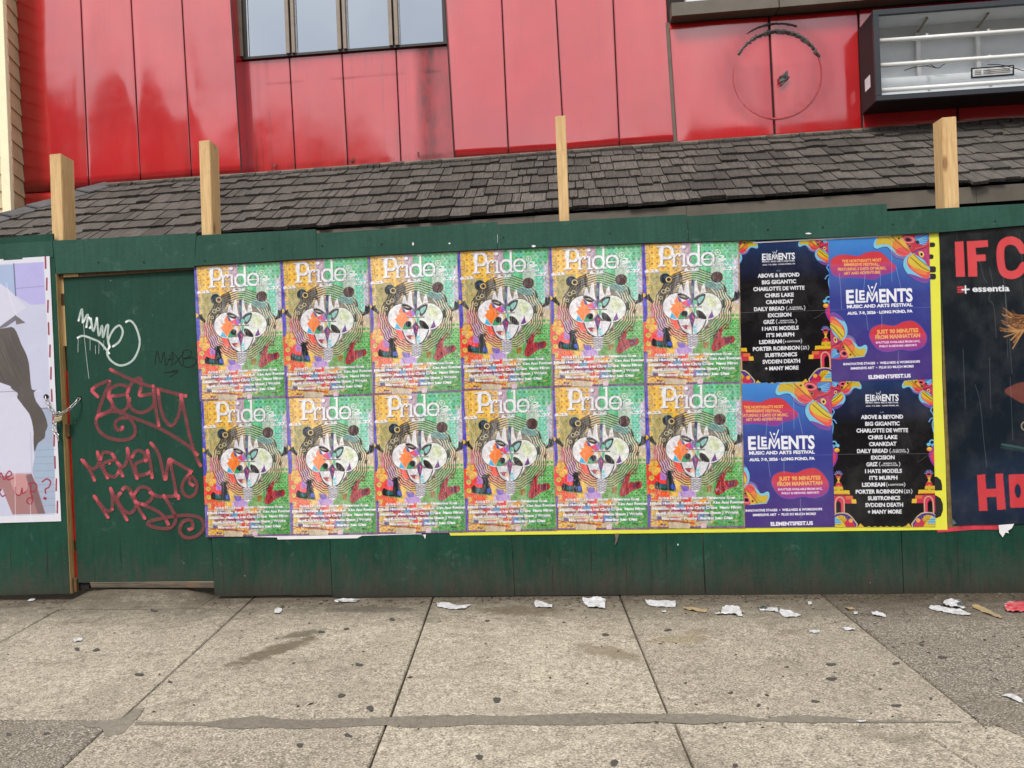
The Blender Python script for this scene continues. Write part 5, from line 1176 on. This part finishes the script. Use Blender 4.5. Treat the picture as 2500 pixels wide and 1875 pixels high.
    ln_([(925, 300), (980, 350), (1050, 410), (1120, 446)], 11, (150, 116, 20)); ln_([(955, 268), (1000, 310), (1050, 352), (1120, 400)], 7, (110, 130, 60))
    poly([(960, 250), (1020, 222), (1080, 196), (1132, 220), (1135, 410), (1070, 330), (1000, 284)], (180, 46, 110), 2); poly([(1012, 240), (1050, 232), (1072, 270), (1050, 300), (1022, 285)], (226, 190, 100)); poly([(1030, 256), (1050, 254), (1054, 276), (1036, 280)], (20, 16, 24)); ln_([(1080, 200), (1110, 300), (1130, 390)], 5, (230, 80, 100), .9)
    ln_([(940, 256), (1010, 214), (1090, 190)], 5, (50, 30, 60))
def lineup():
    q = [(44, 44), (1122, 26), (1148, 1598), (70, 1598)]; c = Canvas(316, 456, q, (20, 20, 22))
    v = np.clip(c.Y / c.h, 0, 1)[..., None]; t = np.clip((v - .02) / .28, 0, 1); c.a = c3((30, 54, 100)) * (1 - t) + c3((19, 19, 22)) * t; t2 = np.clip((v - .09) / .12, 0, 1) * np.clip((.3 - v) / .1, 0, 1); c.a += (c3((30, 34, 70)) - c.a) * t2 * .5
    for mir in (0, 1):
        c.mir = bool(mir)
        wing(c, lambda x, y: (44 + 320 * x, 40 + y * 300))
        for pts in ([(60, 340), (78, 370), (60, 400), (50, 430)], [(52, 450), (80, 460), (100, 490)], [(52, 470), (66, 520), (56, 600)]): c.line(pts, 12, (100, 170, 235), 1, 4)
        c.circ(75, 710, 26, (110, 190, 235), ring=14); c.circ(115, 730, 18, (110, 200, 240)); c.circ(60, 740, 24, (90, 170, 230))
        c.poly([(50, 740), (90, 790), (115, 830), (100, 900), (52, 960)], (150, 50, 150), smooth=4); c.poly([(50, 800), (85, 820), (95, 870), (60, 925)], (216, 50, 90), smooth=4); c.circ(105, 778, 30, (232, 140, 40), ry=24); c.circ(105, 770, 20, (240, 200, 60), ry=13)
        for k in range(7): a = math.radians(200 + k * 23); c.line([(120, 1050), (120 + 45 * math.cos(a), 1050 + 52 * math.sin(a))], 8, (110, 180, 235) if k % 2 == 0 else (170, 110, 220))
        c.circ(120, 1055, 31, (180, 40, 70)); c.circ(120, 1058, 18, (200, 120, 70)); c.circ(120, 1045, 17, (50, 20, 40), ry=9)
        c.poly([(103, 1075), (138, 1075), (128, 1105), (146, 1135), (96, 1135), (113, 1105)], (230, 180, 50)); c.poly([(95, 1130), (150, 1130), (158, 1175), (122, 1205), (88, 1175)], (200, 40, 70), smooth=2); c.circ(122, 1165, 16, (236, 110, 80)); c.poly([(75, 1235), (122, 1190), (170, 1235)], (232, 190, 70))
        for (xa, xb, ya, yb, cc) in ((62, 165, 1165, 1200, (214, 180, 40)), (62, 235, 1205, 1250, (226, 190, 40)), (62, 225, 1240, 1252, (200, 100, 40)), (62, 270, 1262, 1300, (222, 110, 60)), (62, 195, 1262, 1300, (206, 40, 90)), (62, 305, 1300, 1345, (236, 190, 50)), (62, 255, 1300, 1345, (206, 46, 70)), (64, 190, 1345, 1560, (40, 20, 40))):
            c.poly([(xa, ya), (xb, ya), (xb + 6, yb), (xa, yb)], cc)
        c.poly([(66, 1300), (140, 1272), (185, 1330), (186, 1430), (66, 1450)], (200, 40, 84), smooth=0); c.line([(88, 1450), (88, 1330), (105, 1290), (135, 1276), (165, 1292), (178, 1330), (180, 1440)], 14, (214, 170, 130), 1, 4); c.line([(160, 1440), (158, 1340), (140, 1306)], 16, (226, 60, 90), 1, 3); c.poly([(95, 1450), (96, 1340), (118, 1312), (145, 1345), (146, 1450)], (18, 14, 20))
        c.poly([(70, 1598), (70, 1470), (130, 1440), (220, 1450), (290, 1520), (318, 1598)], (214, 190, 140), smooth=2); c.poly([(70, 1598), (70, 1480), (130, 1452), (215, 1462), (280, 1525), (304, 1598)], (66, 50, 150), smooth=2); c.poly([(70, 1500), (150, 1470), (200, 1500), (210, 1598), (70, 1598)], (226, 190, 40), smooth=2)
        for k in range(5): c.line([(205, 1590), (120 + k * 24, 1478)], 5, (150, 90, 30))
        c.poly([(190, 1540), (240, 1510), (285, 1560), (295, 1598), (200, 1598)], (200, 40, 80), smooth=2); c.circ(250, 1528, 22, (240, 170, 60)); c.poly([(70, 1490), (110, 1500), (160, 1556), (70, 1570)], (110, 190, 230)); c.poly([(70, 1560), (160, 1560), (160, 1598), (70, 1598)], (222, 196, 50))
        for k in range(3): c.line([(70, 1520 + 24 * k), (150, 1520 + 24 * k)], 4, (120, 80, 30))
        c.poly([(320, 1598), (350, 1556), (395, 1598)], (226, 180, 60))
    c.mir = False
    for k in range(7): x = 410 + k * 64; c.poly([(x, 1598), (x + 30, 1586), (x + 60, 1598)], (210, 180, 80))
    logo(c, 408, 760, 258, -.01, 72); c.text('Music and Arts Festival'.upper(), (410, 281), (760, 280), 15, WHT, .04); c.line([(420, 292), (720, 289)], 2.5, (170, 110, 90), .6); c.text('AUG. 7-9, 2026 · LONG POND, PA', (412, 316), (762, 310), 13, WHT, .05)
    c.text('A-Z', (562, 382), (602, 382), 12, (150, 190, 220), .03)
    rows_ = [('ABOVE & BEYOND', 360, 806, 446), ('BIG GIGANTIC', 405, 770, 518), ('CHARLOTTE DE WITTE', 312, 858, 590), ('CHRIS LAKE', 434, 744, 662), ('CRANKDAT', 445, 736, 734), ('DAILY BREAD', 318, 644, 808), ('EXCISION', 466, 716, 878), ('GRIZ', 416, 538, 950), ('I HATE MODELS', 402, 792, 1022),
             ("IT'S MURPH", 447, 744, 1094), ('LSDREAM', 370, 612, 1166), ('PORTER ROBINSON', 302, 800, 1240), ('SUBTRONICS', 430, 774, 1310), ('SVDDEN DEATH', 404, 804, 1382), ('+ MANY MORE', 428, 788, 1455)]
    for t_, a, b, y in rows_: c.text(t_, (a, y), (b, y - 3), 42, WHT, .045)
    for (x, y, t1, t2, wd) in ((662, 808, '& CLOUD', 'CONDUCTOR', 200), (552, 950, 'CHASING THE', 'GOLDEN HOUR', 220), (815, 1240, 'DJ', 'SET', 85)):
        c.line([(x + 10, y - 44), (x, y - 22), (x + 10, y + 4)], 6, WHT, 1, 3); c.line([(x + wd - 10, y - 44), (x + wd, y - 22), (x + wd - 10, y + 4)], 6, WHT, 1, 3)
        m_ = x + wd / 2; h1 = wd * .32 if t1 != 'DJ' else 18; h2 = wd * .4 if t2 != 'SET' else 26
        c.text(t1, (m_ - h1, y - 24), (m_ + h1, y - 25), 15, WHT, .04); c.text(t2, (m_ - h2, y - 2), (m_ + h2, y - 3), 15, WHT, .04)
    x, y = 625, 1166; c.line([(x + 10, y - 42), (x, y - 20), (x + 10, y + 4)], 6, WHT, 1, 3); c.line([(x + 190, y - 42), (x + 200, y - 20), (x + 190, y + 4)], 6, WHT, 1, 3); c.text('& LIGHTCODE', (642, y - 10), (808, y - 11), 18, WHT, .04)
    c.line([(56, 822), (1136, 818)], 2.2, (150, 148, 146), .8); c.line([(800, 440), (850, 620), (880, 700), (910, 780)], 2.5, (120, 120, 120), .5, 3); c.line([(955, 905), (1010, 880), (1060, 840), (1135, 862)], 3, (170, 165, 160), .6, 2); c.line([(590, 400), (592, 1560)], 2, (70, 70, 70), .5)
    return c
def blob(c, x0, x1, y0, y1, kind):
    w_, h_ = x1 - x0, y1 - y0
    B = [(0, .5), (.04, .25), (.2, .12), (.42, .16), (.58, .04), (.74, 0), (.86, .12), (.96, .35), (1.0, .55), (.96, .8), (.84, .93), (.7, .97), (.55, .93), (.35, 1.0), (.2, .97), (.08, .8)] if kind else [(0, .5), (.03, .25), (.18, .12), (.42, .16), (.55, .04), (.72, 0), (.82, .12), (.9, .32), (1.0, .52), (.97, .72), (.8, .85), (.68, 1.0), (.5, .97), (.35, .93), (.16, .95), (.03, .8)]
    y0n, y1n = c.p([(x0, y0)])[0][1] / c.h, c.p([(x0, y1)])[0][1] / c.h
    def grad(U_, V_):
        t = np.clip((V_ - y0n) / (y1n - y0n), 0, 1)[..., None]; return np.where(t < .45, c3((206, 30, 50)), c3((206, 44, 92)) * (1 - np.clip((t - .45) / .5, 0, 1)) + c3((140, 58, 150)) * np.clip((t - .45) / .5, 0, 1))
    c.poly([(x0 - 6 + (w_ + 12) * u, y0 - 6 + (h_ + 12) * v) for u, v in B], (60, 90, 190), .6, smooth=5); c.poly([(x0 + w_ * u, y0 + h_ * v) for u, v in B], grad, smooth=5)
def festival():
    q = [(52, 96), (1126, 48), (1165, 1597), (87, 1615)]; c = Canvas(316, 456, q); v = np.clip(c.Y / c.h, 0, 1)[..., None]
    t1, t2 = np.clip((v - .02) / .4, 0, 1), np.clip((v - .55) / .3, 0, 1); c.a = c3((42, 132, 212)) * (1 - t1) + c3((46, 56, 142)) * t1; c.a = c.a * (1 - t2) + c3((70, 46, 128)) * t2
    c.mir = False
    c.poly([(500, 60), (1130, 40), (1130, 90), (700, 130)], (46, 110, 190), .4)
    wing(c, lambda x, y: (1130 - 590 * x, 60 + 505 * y)); wing(c, lambda x, y: (70 + 400 * x * .98, 1370 - 480 * y))
    blob(c, 78, 770, 240, 535, 0); blob(c, 490, 1100, 975, 1300, 1)
    OR = (238, 172, 84)
    for t, a, b in (("THE NORTHEAST'S MOST", (198, 358), (618, 342)), ('IMMERSIVE FESTIVAL,', (220, 394), (596, 388)), ('FEATURING 3 DAYS OF MUSIC,', (156, 444), (668, 428)), ('ART AND ADVENTURE!', (218, 486), (604, 472))): c.text(t, a, b, 30, OR, .045)
    logo(c, 244, 950, 786, -.03, 142)
    c.text('MUSIC AND ARTS FESTIVAL', (252, 840), (950, 818), 35, WHT, .05); c.line([(270, 862), (800, 846)], 3, (140, 110, 120), .7); c.text('AUG. 7-9, 2026 · LONG POND, PA', (254, 908), (950, 884), 31, WHT, .055)
    c.text('JUST 90 MINUTES', (566, 1110), (1012, 1092), 42, OR, .05); c.text('FROM MANHATTAN', (552, 1168), (1030, 1146), 42, OR, .05); c.text('SHUTTLES AVAILABLE FROM NYC,', (556, 1214), (1030, 1200), 22, (236, 210, 236), .05); c.text('PHILLY & NEWARK AIRPORT!', (594, 1254), (994, 1242), 22, (236, 210, 236), .05)
    c.text('INNOVATIVE STAGES  •  WELLNESS & WORKSHOPS', (212, 1442), (1028, 1418), 25, WHT, .045); c.text('IMMERSIVE ART  •  PLUS SO MUCH MORE!', (290, 1488), (960, 1468), 25, WHT, .045); c.text('ELEMENTSFEST.US', (478, 1588), (930, 1574), 40, WHT, .05)
    for pts in ([(722, 60), (726, 300), (728, 560)], [(770, 395), (800, 520), (822, 620)], [(170, 470), (185, 640), (195, 850)], [(445, 400), (440, 520), (430, 640)], [(604, 470), (606, 600)], [(776, 700), (800, 900)], [(455, 905), (475, 1070)], [(620, 880), (622, 1040)], [(795, 1300), (800, 1500)]): c.line(pts, 4.5, (190, 205, 240), .55, 3)
    c.line([(60, 860), (1140, 830)], 3, (150, 160, 210), .5)
    return c
cvA, cvB = lineup(), festival(); EW, EH = .71, 1.02
lineup_me = sheet_mesh('lineup_poster', cvA, EW, EH, M['print_gloss'], .002, 11); fest_me = sheet_mesh('festival_poster', cvB, EW, EH, M['print_gloss'], .002, 17)
# yellow poster behind them, with its cut-off black letters
yel = px_sheet('yellow_poster', [(1700, 592), (2293, 567.5), (2300, 922), (2308, 1118), (2313, 1293.5), (1100, 1307.5), (1096, 1300), (1705, 1280)], -.0042, .0008, M['yellow'])
tag(yel, 'bright yellow poster showing as a strip beside and below the festival posters', 'poster')
for x0_, y0_, x1_, y1_ in ((2270, 592, 2283, 603), (2268, 621, 2279, 632), (2270, 650, 2285, 665), (2271, 668, 2285, 682)):
    px_sheet('printed_letter', [(x0_, y0_), (x1_ - 3, y0_), (x1_, y0_ + 3), (x1_, y1_ - 3), (x1_ - 3, y1_), (x0_, y1_)], -.0056, .0005, M['black'], yel)
for pts in ([(2270, 1163), (2288, 1164), (2297, 1172), (2300, 1185), (2300, 1197), (2270, 1198)], [(2270, 1210), (2284, 1209), (2296, 1216), (2302, 1230), (2302, 1246), (2297, 1260), (2286, 1265), (2270, 1264)]):
    px_sheet('printed_letter', pts, -.0056, .0005, M['black'], yel)
hang('lineup_poster', lineup_me, EW, EH, [(1777, 590), (2023, 579), (2032, 932), (1786, 938)], -.0072, 'black festival line-up poster, upper left of its four, beside the mask-face posters', group='festival posters')
hang('festival_poster', fest_me, EW, EH, [(2022, 581), (2268, 570), (2277, 926), (2030, 931)], -.0078, 'blue and purple festival poster, upper right of its four, beside the yellow strip', group='festival posters')
hang('festival_poster', fest_me, EW, EH, [(1782, 937), (2030, 930), (2037, 1286), (1792, 1289)], -.0076, 'blue and purple festival poster, lower left of its four, under the black one', group='festival posters')
hang('lineup_poster', lineup_me, EW, EH, [(2029, 931), (2277, 926), (2284, 1286), (2036, 1287)], -.0066, 'black festival line-up poster, lower right of its four, under the blue one', group='festival posters')

# ---------------- the tall dark poster at the right edge
def dark_poster():
    q = [(75, 62), (714, 5), (767, 1545), (128, 1558)]; c = Canvas(250, 560, q, (24, 30, 34)); v = (c.Y / c.h)[..., None]
    t = np.clip(v / .5, 0, 1); c.a = c3((30, 33, 34)) * (1 - t) + c3((16, 28, 40)) * t; d = np.clip(1 - np.hypot((c.ax - 520) / 420, (c.ay - 1330) / 190), 0, 1)[..., None] ** .6; c.a += (c3((24, 46, 74)) - c.a) * d * .9
    c.poly([(128, 1558), (767, 1545), (760, 1300), (120, 1330)], (20, 40, 74), .5); RD = (206, 32, 44); RD2 = (216, 52, 58)
    c.poly([(156, 112), (200, 108), (206, 290), (160, 292)], RD2); c.poly([(217, 108), (324, 100), (326, 134), (262, 140), (264, 176), (312, 172), (313, 206), (266, 210), (268, 288), (222, 290)], RD2)
    c.line([(500, 145), (478, 112), (440, 98), (402, 114), (388, 150), (390, 220), (404, 262), (440, 276), (480, 262), (505, 228)], 40, RD2, 1, 5)
    c.line([(168, 345), (196, 343)], 8, RD); c.line([(168, 357), (196, 355)], 8, RD); c.line([(168, 369), (196, 367)], 8, RD); c.line([(190, 357), (224, 354)], 8, WHT); c.line([(207, 338), (208, 373)], 8, WHT)
    c.text('essentia', (242, 366), (432, 358), 32, WHT, .03)
    for k in range(60):
        a = random.uniform(-.5, 1.1); x, y = 500 + random.uniform(-10, 20), random.uniform(480, 560); L = random.uniform(60, 115); col = [(150, 98, 52), (190, 140, 84), (96, 56, 30)][k % 3]
        c.line([(x, y), (x - L * math.cos(a) * .5, y + L * .4 * math.sin(a) + 10), (x - L * math.cos(a), y + L * math.sin(a))], 6, col, .9, 3)
    c.circ(620, 500, 110, (84, 54, 36)); c.poly([(400, 872), (440, 842), (520, 822), (760, 830), (760, 960), (520, 940), (440, 905)], (112, 56, 46), smooth=3); c.poly([(520, 940), (760, 930), (760, 1100), (640, 1080)], (60, 50, 60), smooth=2)
    c.circ(505, 1050, 20, (150, 140, 120), ring=7); c.line([(385, 1145), (430, 1152), (500, 1165)], 12, (50, 84, 84), 1, 3); c.line([(380, 1160), (440, 1168), (505, 1178)], 9, (36, 60, 60), 1, 3)
    c.poly([(256, 1300), (298, 1296), (302, 1372), (352, 1370), (350, 1294), (388, 1292), (400, 1476), (356, 1478), (354, 1412), (304, 1414), (308, 1482), (264, 1484)], RD)
    c.circ(462, 1382, 36, RD, ry=74, ring=40)
    for pts in ([(330, 240), (345, 330), (325, 400), (350, 440), (362, 600)], [(385, 130), (405, 330), (425, 560), (440, 780)], [(485, 60), (500, 220)], [(192, 660), (200, 960)], [(250, 840), (275, 930), (290, 1100), (306, 1260)], [(325, 700), (330, 960)], [(430, 800), (440, 1120)], [(280, 200), (300, 290), (320, 320)], [(410, 330), (420, 700)]): c.line(pts, 2.6, (150, 156, 150), .45, 4)  # pale fold lines: gloss along the creases painted into the print
    c.poly([(128, 1520), (150, 1545), (128, 1555)], (90, 110, 110)); return c
dk = dark_poster(); DW, DH = .86, 2.03
dme = sheet_mesh('dark_poster', dk, DW, DH, M['print_gloss'], .007, 23)
px_sheet('poster_edges', [(2298, 572), (2318, 571), (2342, 1286), (2315, 1288), (2309, 1130), (2302, 915)], -.005, .004, M['brownpaper'])
pe = bpy.data.objects[-1] if False else [o for o in COL.objects if o.name.startswith('poster_edges')][0]; tag(pe, 'brown stack of old poster edges between the yellow strip and tall dark poster', 'poster')
hang('dark_poster', dme, DW, DH, [(2296, 570), (2600, 542.5), (2625, 1276), (2321, 1282)], -.0075, 'tall black poster at the right edge with big red capital letters and orange hair', group=None)
for nm, pts, y, mt, lb in (('paper_scrap', [(2280, 1284), (2330, 1280), (2440, 1278), (2438, 1293), (2380, 1293), (2290, 1300)], -.004, 'pinkred', 'torn strip of red paper under the tall dark poster'),
                           ('paper_scrap', [(2438, 1282), (2476, 1279), (2470, 1290), (2461, 1296), (2463, 1302), (2455, 1300), (2448, 1312), (2440, 1300)], -.012, 'white', 'torn white paper flap hanging below the tall dark poster'),
                           ('paper_scrap', [(620, 1307), (900, 1303), (1030, 1302), (1028, 1304), (884, 1308), (872, 1314), (678, 1317), (676, 1312), (620, 1311)], -.0042, 'white', 'white edges of older posters below the bottom mask-face row'),
                           ('paper_scrap', [(1022, 1306), (1040, 1305), (1038, 1316), (1033, 1306)], -.0095, 'white', 'small white torn tip below the third mask-face poster'),
                           ('paper_scrap', [(1838, 591), (2175, 574), (2176, 577), (1838, 594)], -.0098, 'white', 'thin white paper edge along the top of the festival posters'),
                           ('paper_scrap', [(1500, 1303), (1512, 1302), (1507, 1322), (1500, 1332), (1503, 1315)], -.0095, 'fascia', 'small brown torn tip hanging below the fifth mask-face poster')):
    tag(px_sheet(nm, pts, y, .001, M[mt]), lb, 'paper')

# ---------------- the white-bordered photo poster at the left edge
def photo_poster():
    q = [(-590, 110), (288, 65), (353, 1588), (-525, 1625)]; c = Canvas(400, 660, q, (226, 226, 236))
    A = lambda u, v: tuple(np.array(q[0]) * (1 - u) * (1 - v) + np.array(q[1]) * u * (1 - v) + np.array(q[2]) * u * v + np.array(q[3]) * (1 - u) * v)
    c.poly([A(.03, .02), A(.962, .02), A(.962, .974), A(.03, .974)], (202, 204, 228))
    c.poly([(85, 108), (252, 100), (262, 340), (180, 345), (92, 290)], (184, 178, 232)); c.poly([(-500, 140), (80, 112), (92, 290), (60, 320), (-500, 330)], (168, 186, 222)); c.line([(82, 108), (94, 292)], 7, (110, 110, 150)); c.line([(96, 250), (256, 238)], 4, (150, 150, 190))
    c.poly([(240, 940), (300, 935), (322, 1540), (250, 1545), (190, 1310), (190, 1100)], (166, 180, 204)); c.poly([(200, 1150), (310, 1145), (318, 1340), (200, 1330)], (160, 182, 206), .8)
    for k in range(9): c.line([(200, 1180 + k * 40), (318, 1176 + k * 40)], 3, (130, 145, 172), .6)
    # white top, long hair, skirt, legs
    c.poly([(-500, 220), (0, 218), (60, 260), (155, 360), (95, 400), (0, 470), (-500, 500)], (216, 214, 232)); c.poly([(0, 470), (95, 402), (100, 430), (40, 470), (0, 482)], (120, 116, 130)); c.poly([(90, 402), (150, 448), (96, 458)], (120, 112, 112))
    c.poly([(-400, 500), (0, 482), (68, 470), (98, 500), (125, 570), (150, 620), (168, 680), (176, 760), (185, 830), (210, 838), (196, 850), (210, 900), (240, 940), (262, 985), (276, 1040), (262, 1075), (258, 1110), (220, 1140), (205, 1180), (192, 1185), (192, 1090), (150, 950), (100, 880), (60, 820), (-400, 700)], (94, 86, 82), smooth=2)
    for k in range(40):
        x = random.uniform(-60, 70); y = random.uniform(490, 640); c.line([(x, y), (x + 25, y + 70), (x + 60, y + 150)], 5, random.choice(((120, 110, 104), (74, 66, 62), (104, 96, 92))), .35, 4)
    c.poly([(-500, 720), (0, 790), (70, 835), (120, 910), (170, 970), (192, 1050), (194, 1130), (184, 1310), (0, 1330), (-500, 1340)], (214, 212, 232), smooth=2); c.line([(178, 1080), (186, 1300)], 6, (188, 188, 214), .8)
    c.line([(0, 1320), (186, 1312)], 4, (176, 160, 180), .8)
    c.poly([(-500, 1340), (0, 1330), (184, 1316), (215, 1390), (262, 1545), (75, 1552), (45, 1480), (15, 1400), (-200, 1420)], (170, 122, 122)); c.poly([(60, 1330), (150, 1322), (160, 1400), (100, 1440)], (210, 150, 150), .8, smooth=3); c.poly([(150, 1330), (184, 1316), (262, 1545), (220, 1547)], (120, 92, 96), .7)
    RD = (158, 28, 58); sl = lambda pts, w2=7: c.line(pts, w2, RD, 1, 5)
    sl([(-70, 1360), (-60, 1310), (-40, 1355), (-25, 1312), (-8, 1350), (0, 1335)]); sl([(0, 1340), (8, 1312), (25, 1350), (38, 1340), (70, 1322), (56, 1302), (36, 1330), (50, 1352), (80, 1340)])
    sl([(-60, 1430), (-20, 1420), (10, 1405), (0, 1425), (16, 1448), (32, 1440)]); sl([(92, 1395), (92, 1430), (118, 1440), (130, 1400), (132, 1430), (150, 1420)]); sl([(165, 1375), (200, 1368), (214, 1390), (200, 1420), (176, 1415), (190, 1460), (180, 1490), (158, 1480), (165, 1458), (190, 1455)]); sl([(178, 1380), (180, 1420), (186, 1460)])
    sl([(245, 1362), (270, 1345), (292, 1362), (282, 1392), (262, 1405), (264, 1428)], 8); c.circ(262, 1458, 8, RD); c.circ(256, 1455, 6, RD)
    c.line([(0, 846), (210, 836)], 4, (90, 84, 84), .5); c.line([(205, 842), (240, 840)], 3, (230, 226, 232)); c.line([(240, 940), (275, 938)], 5, (130, 90, 120), .8)
    for pts in ([(40, 218), (60, 300), (100, 410)], [(88, 1300), (92, 1588)], [(175, 1480), (180, 1580)], [(-20, 100), (-18, 600)]): c.line(pts, 4, (240, 238, 244), .6, 3)
    for k in range(12): y = 65 + k * 128 + (0 if k else 4); xx = 262 + (y - 65) * .046; c.line([(xx + (4 if k % 3 else 1), y), (xx + 3, y + 66)], 9, (150, 34, 62))
    return c
ph = photo_poster(); FW_, FH_ = 1.06, 1.86
pme = sheet_mesh('photo_poster', ph, FW_, FH_, M['print_flat'], .003, 31)
def s8(x, y): return (x / 2.37, 600 + y / 2.37)
hang('photo_poster', pme, FW_, FH_, [s8(-590, 110), s8(288, 65), s8(353, 1588), s8(-525, 1625)], -.0255, 'white-bordered photo poster with long brown hair and red dashes at the left edge')

# ---------------- litter along the foot of the hoarding
def scrap(outline, mat, label, lift=.012, nm='paper_litter', seed=0):
    r = random.Random(seed); P = [G(x, y) for x, y in outline]; c = sum(P, Vector()) / len(P); P = [c + (p - c) * r.uniform(.78, 1.0) for p in P]
    bm = bmesh.new(); vs = [bm.verts.new((p.x - c.x, p.y - c.y, 0)) for p in P]; bm.faces.new(vs)
    bmesh.ops.triangulate(bm, faces=bm.faces[:]); bmesh.ops.subdivide_edges(bm, edges=bm.edges[:], cuts=2, use_grid_fill=True); bmesh.ops.subdivide_edges(bm, edges=bm.edges[:], cuts=1, use_grid_fill=True); bmesh.ops.triangulate(bm, faces=bm.faces[:])
    for v in bm.verts:
        q = v.co; h = lift * (.25 + 1.2 * abs(noise.noise(Vector((q.x * 22 + seed, q.y * 22, seed)))) + .5 * abs(noise.noise(Vector((q.x * 70, q.y * 70 + seed, seed)))))
        v.co = Vector((q.x + r.gauss(0, .0012), q.y + r.gauss(0, .0012), .002 + SX * q.x + SY * q.y + h))
    me = bpy.data.meshes.new(nm); bm.to_mesh(me); bm.free(); me.materials.append(mat)
    sh = bpy.data.meshes.new
    o = link(nm, me); o.location = c; tag(o, label, 'litter', 'paper litter along the foot of the hoarding')
def z8(x, y): return (1250 + x / 1.7696, 1400 + y / 1.7696)
def z7(x, y): return (x / 1.7696, 1400 + y / 1.7696)
L8 = [([(95, 128), (102, 116), (150, 132), (183, 142), (178, 154), (130, 150), (100, 150)], 'paper', 'small folded white scrap at the left end of the litter row'),
      ([(292, 112), (310, 108), (345, 116), (372, 104), (412, 118), (410, 160), (380, 156), (330, 152), (300, 135)], 'paper', 'round crumpled white tissue just left of the third sidewalk joint'),
      ([(575, 118), (600, 120), (725, 122), (724, 152), (660, 150), (590, 144), (576, 132)], 'paper', 'flat rectangular white sheet just right of the third sidewalk joint'),
      ([(905, 150), (930, 142), (985, 144), (996, 170), (1002, 196), (950, 184), (876, 188), (872, 178), (900, 178)], 'paper', 'greyish folded paper with a pointed corner, third scrap from the tan stick'),
      ([(1062, 145), (1080, 140), (1110, 150), (1158, 152), (1160, 176), (1120, 168), (1070, 164)], 'paper_dk', 'dark green and white printed scrap left of the narrow torn white paper'),
      ([(1150, 170), (1160, 158), (1200, 166), (1250, 184), (1240, 190), (1190, 196), (1160, 188)], 'paper', 'narrow torn white paper touching the dark green printed scrap'),
      ([(1552, 172), (1580, 168), (1622, 186), (1620, 194), (1580, 192), (1556, 184)], 'paper', 'small white scrap on the darker slab left of the big green and white one'),
      ([(1786, 148), (1800, 138), (1850, 145), (1900, 152), (1950, 160), (1998, 182), (1996, 192), (1920, 182), (1860, 172), (1800, 160)], 'paper', 'long white crumpled strip in front of the dark green torn poster piece'),
      ([(1845, 142), (1870, 122), (1915, 108), (1950, 125), (1970, 160), (1960, 164), (1900, 150)], 'paper_dk', 'dark green torn poster piece leaning by the hoarding at the right'),
      ([(2120, 140), (2140, 130), (2212, 124), (2250, 130), (2250, 175), (2160, 178), (2130, 166)], 'paper_red', 'bright red and white crumpled wrapper at the right edge'),
      ([(735, 146), (780, 148), (850, 164), (850, 174), (800, 170), (740, 158)], 'paper_tan', 'tan flattened strip of cardboard between two white papers'),
      ([(1280, 254), (1300, 246), (1330, 250), (1332, 262), (1300, 262)], 'paper', 'thin white scrap with ragged edges further out on the slab'),
      ([(1424, 240), (1450, 238), (1486, 244), (1480, 252), (1440, 252)], 'paper', 'tiny white scrap nearest the slanting slab edge'),
      ([(1484, 642), (1500, 638), (1532, 642), (1530, 648), (1490, 648)], 'paper', 'white scrap lying on the smeared mortar line'),
      ([(2104, 528), (2150, 522), (2210, 548), (2208, 566), (2160, 552)], 'paper', 'torn white paper low at the right edge on the dark slab'),
      ([(1436, 150), (1470, 148), (1480, 158), (1450, 164)], 'paper_tan', 'brown leaf-like scrap at the top of the slanting slab edge'),
      ([(1474, 170), (1494, 168), (1494, 180), (1476, 181)], 'paper', 'tiny pale crumb just under the brown leaf-like scrap'),
      ([(1276, 126), (1294, 124), (1296, 138), (1280, 140)], 'paper', 'tiny white ball against the hoarding right of the torn scraps'),
      ([(642, 164), (662, 164), (668, 172), (650, 174)], 'paper', 'tiny white chip below the flat rectangular sheet'),
      ([(1985, 135), (2040, 150), (2126, 196), (2118, 204), (2050, 180), (1990, 150)], 'paper_tan', 'dark brown twisted strip beside the red wrapper')]
for i, (o_, m_, lb) in enumerate(L8): scrap([z8(*p) for p in o_], M[m_], lb, .02 if i in (1, 3, 8, 9) else .010, seed=i)
L7 = [([(1184, 158), (1200, 150), (1220, 152), (1222, 164), (1206, 178), (1184, 176)], 'paper', 'small white crumple below the first main plywood panel'),
      ([(312, 288), (330, 284), (345, 278), (358, 284), (352, 296), (320, 300)], 'paper', 'small white scrap on the left slab below the door'),
      ([(1880, 130), (1930, 125), (1980, 140), (2050, 138), (2010, 158), (1950, 160), (1890, 148)], 'paper', 'flattened translucent wrapper right of the second sidewalk joint'),
      ([(112, 124), (140, 108), (160, 112), (150, 120)], 'paper', 'thin white sliver under the left plywood sheet'),
      ([(1436, 118), (1480, 110), (1558, 114), (1545, 128), (1440, 130)], 'paper_dk', 'dark green flat scrap tucked under the hoarding')]
for i, (o_, m_, lb) in enumerate(L7): scrap([z7(*p) for p in o_], M[m_], lb, .008, seed=40 + i)
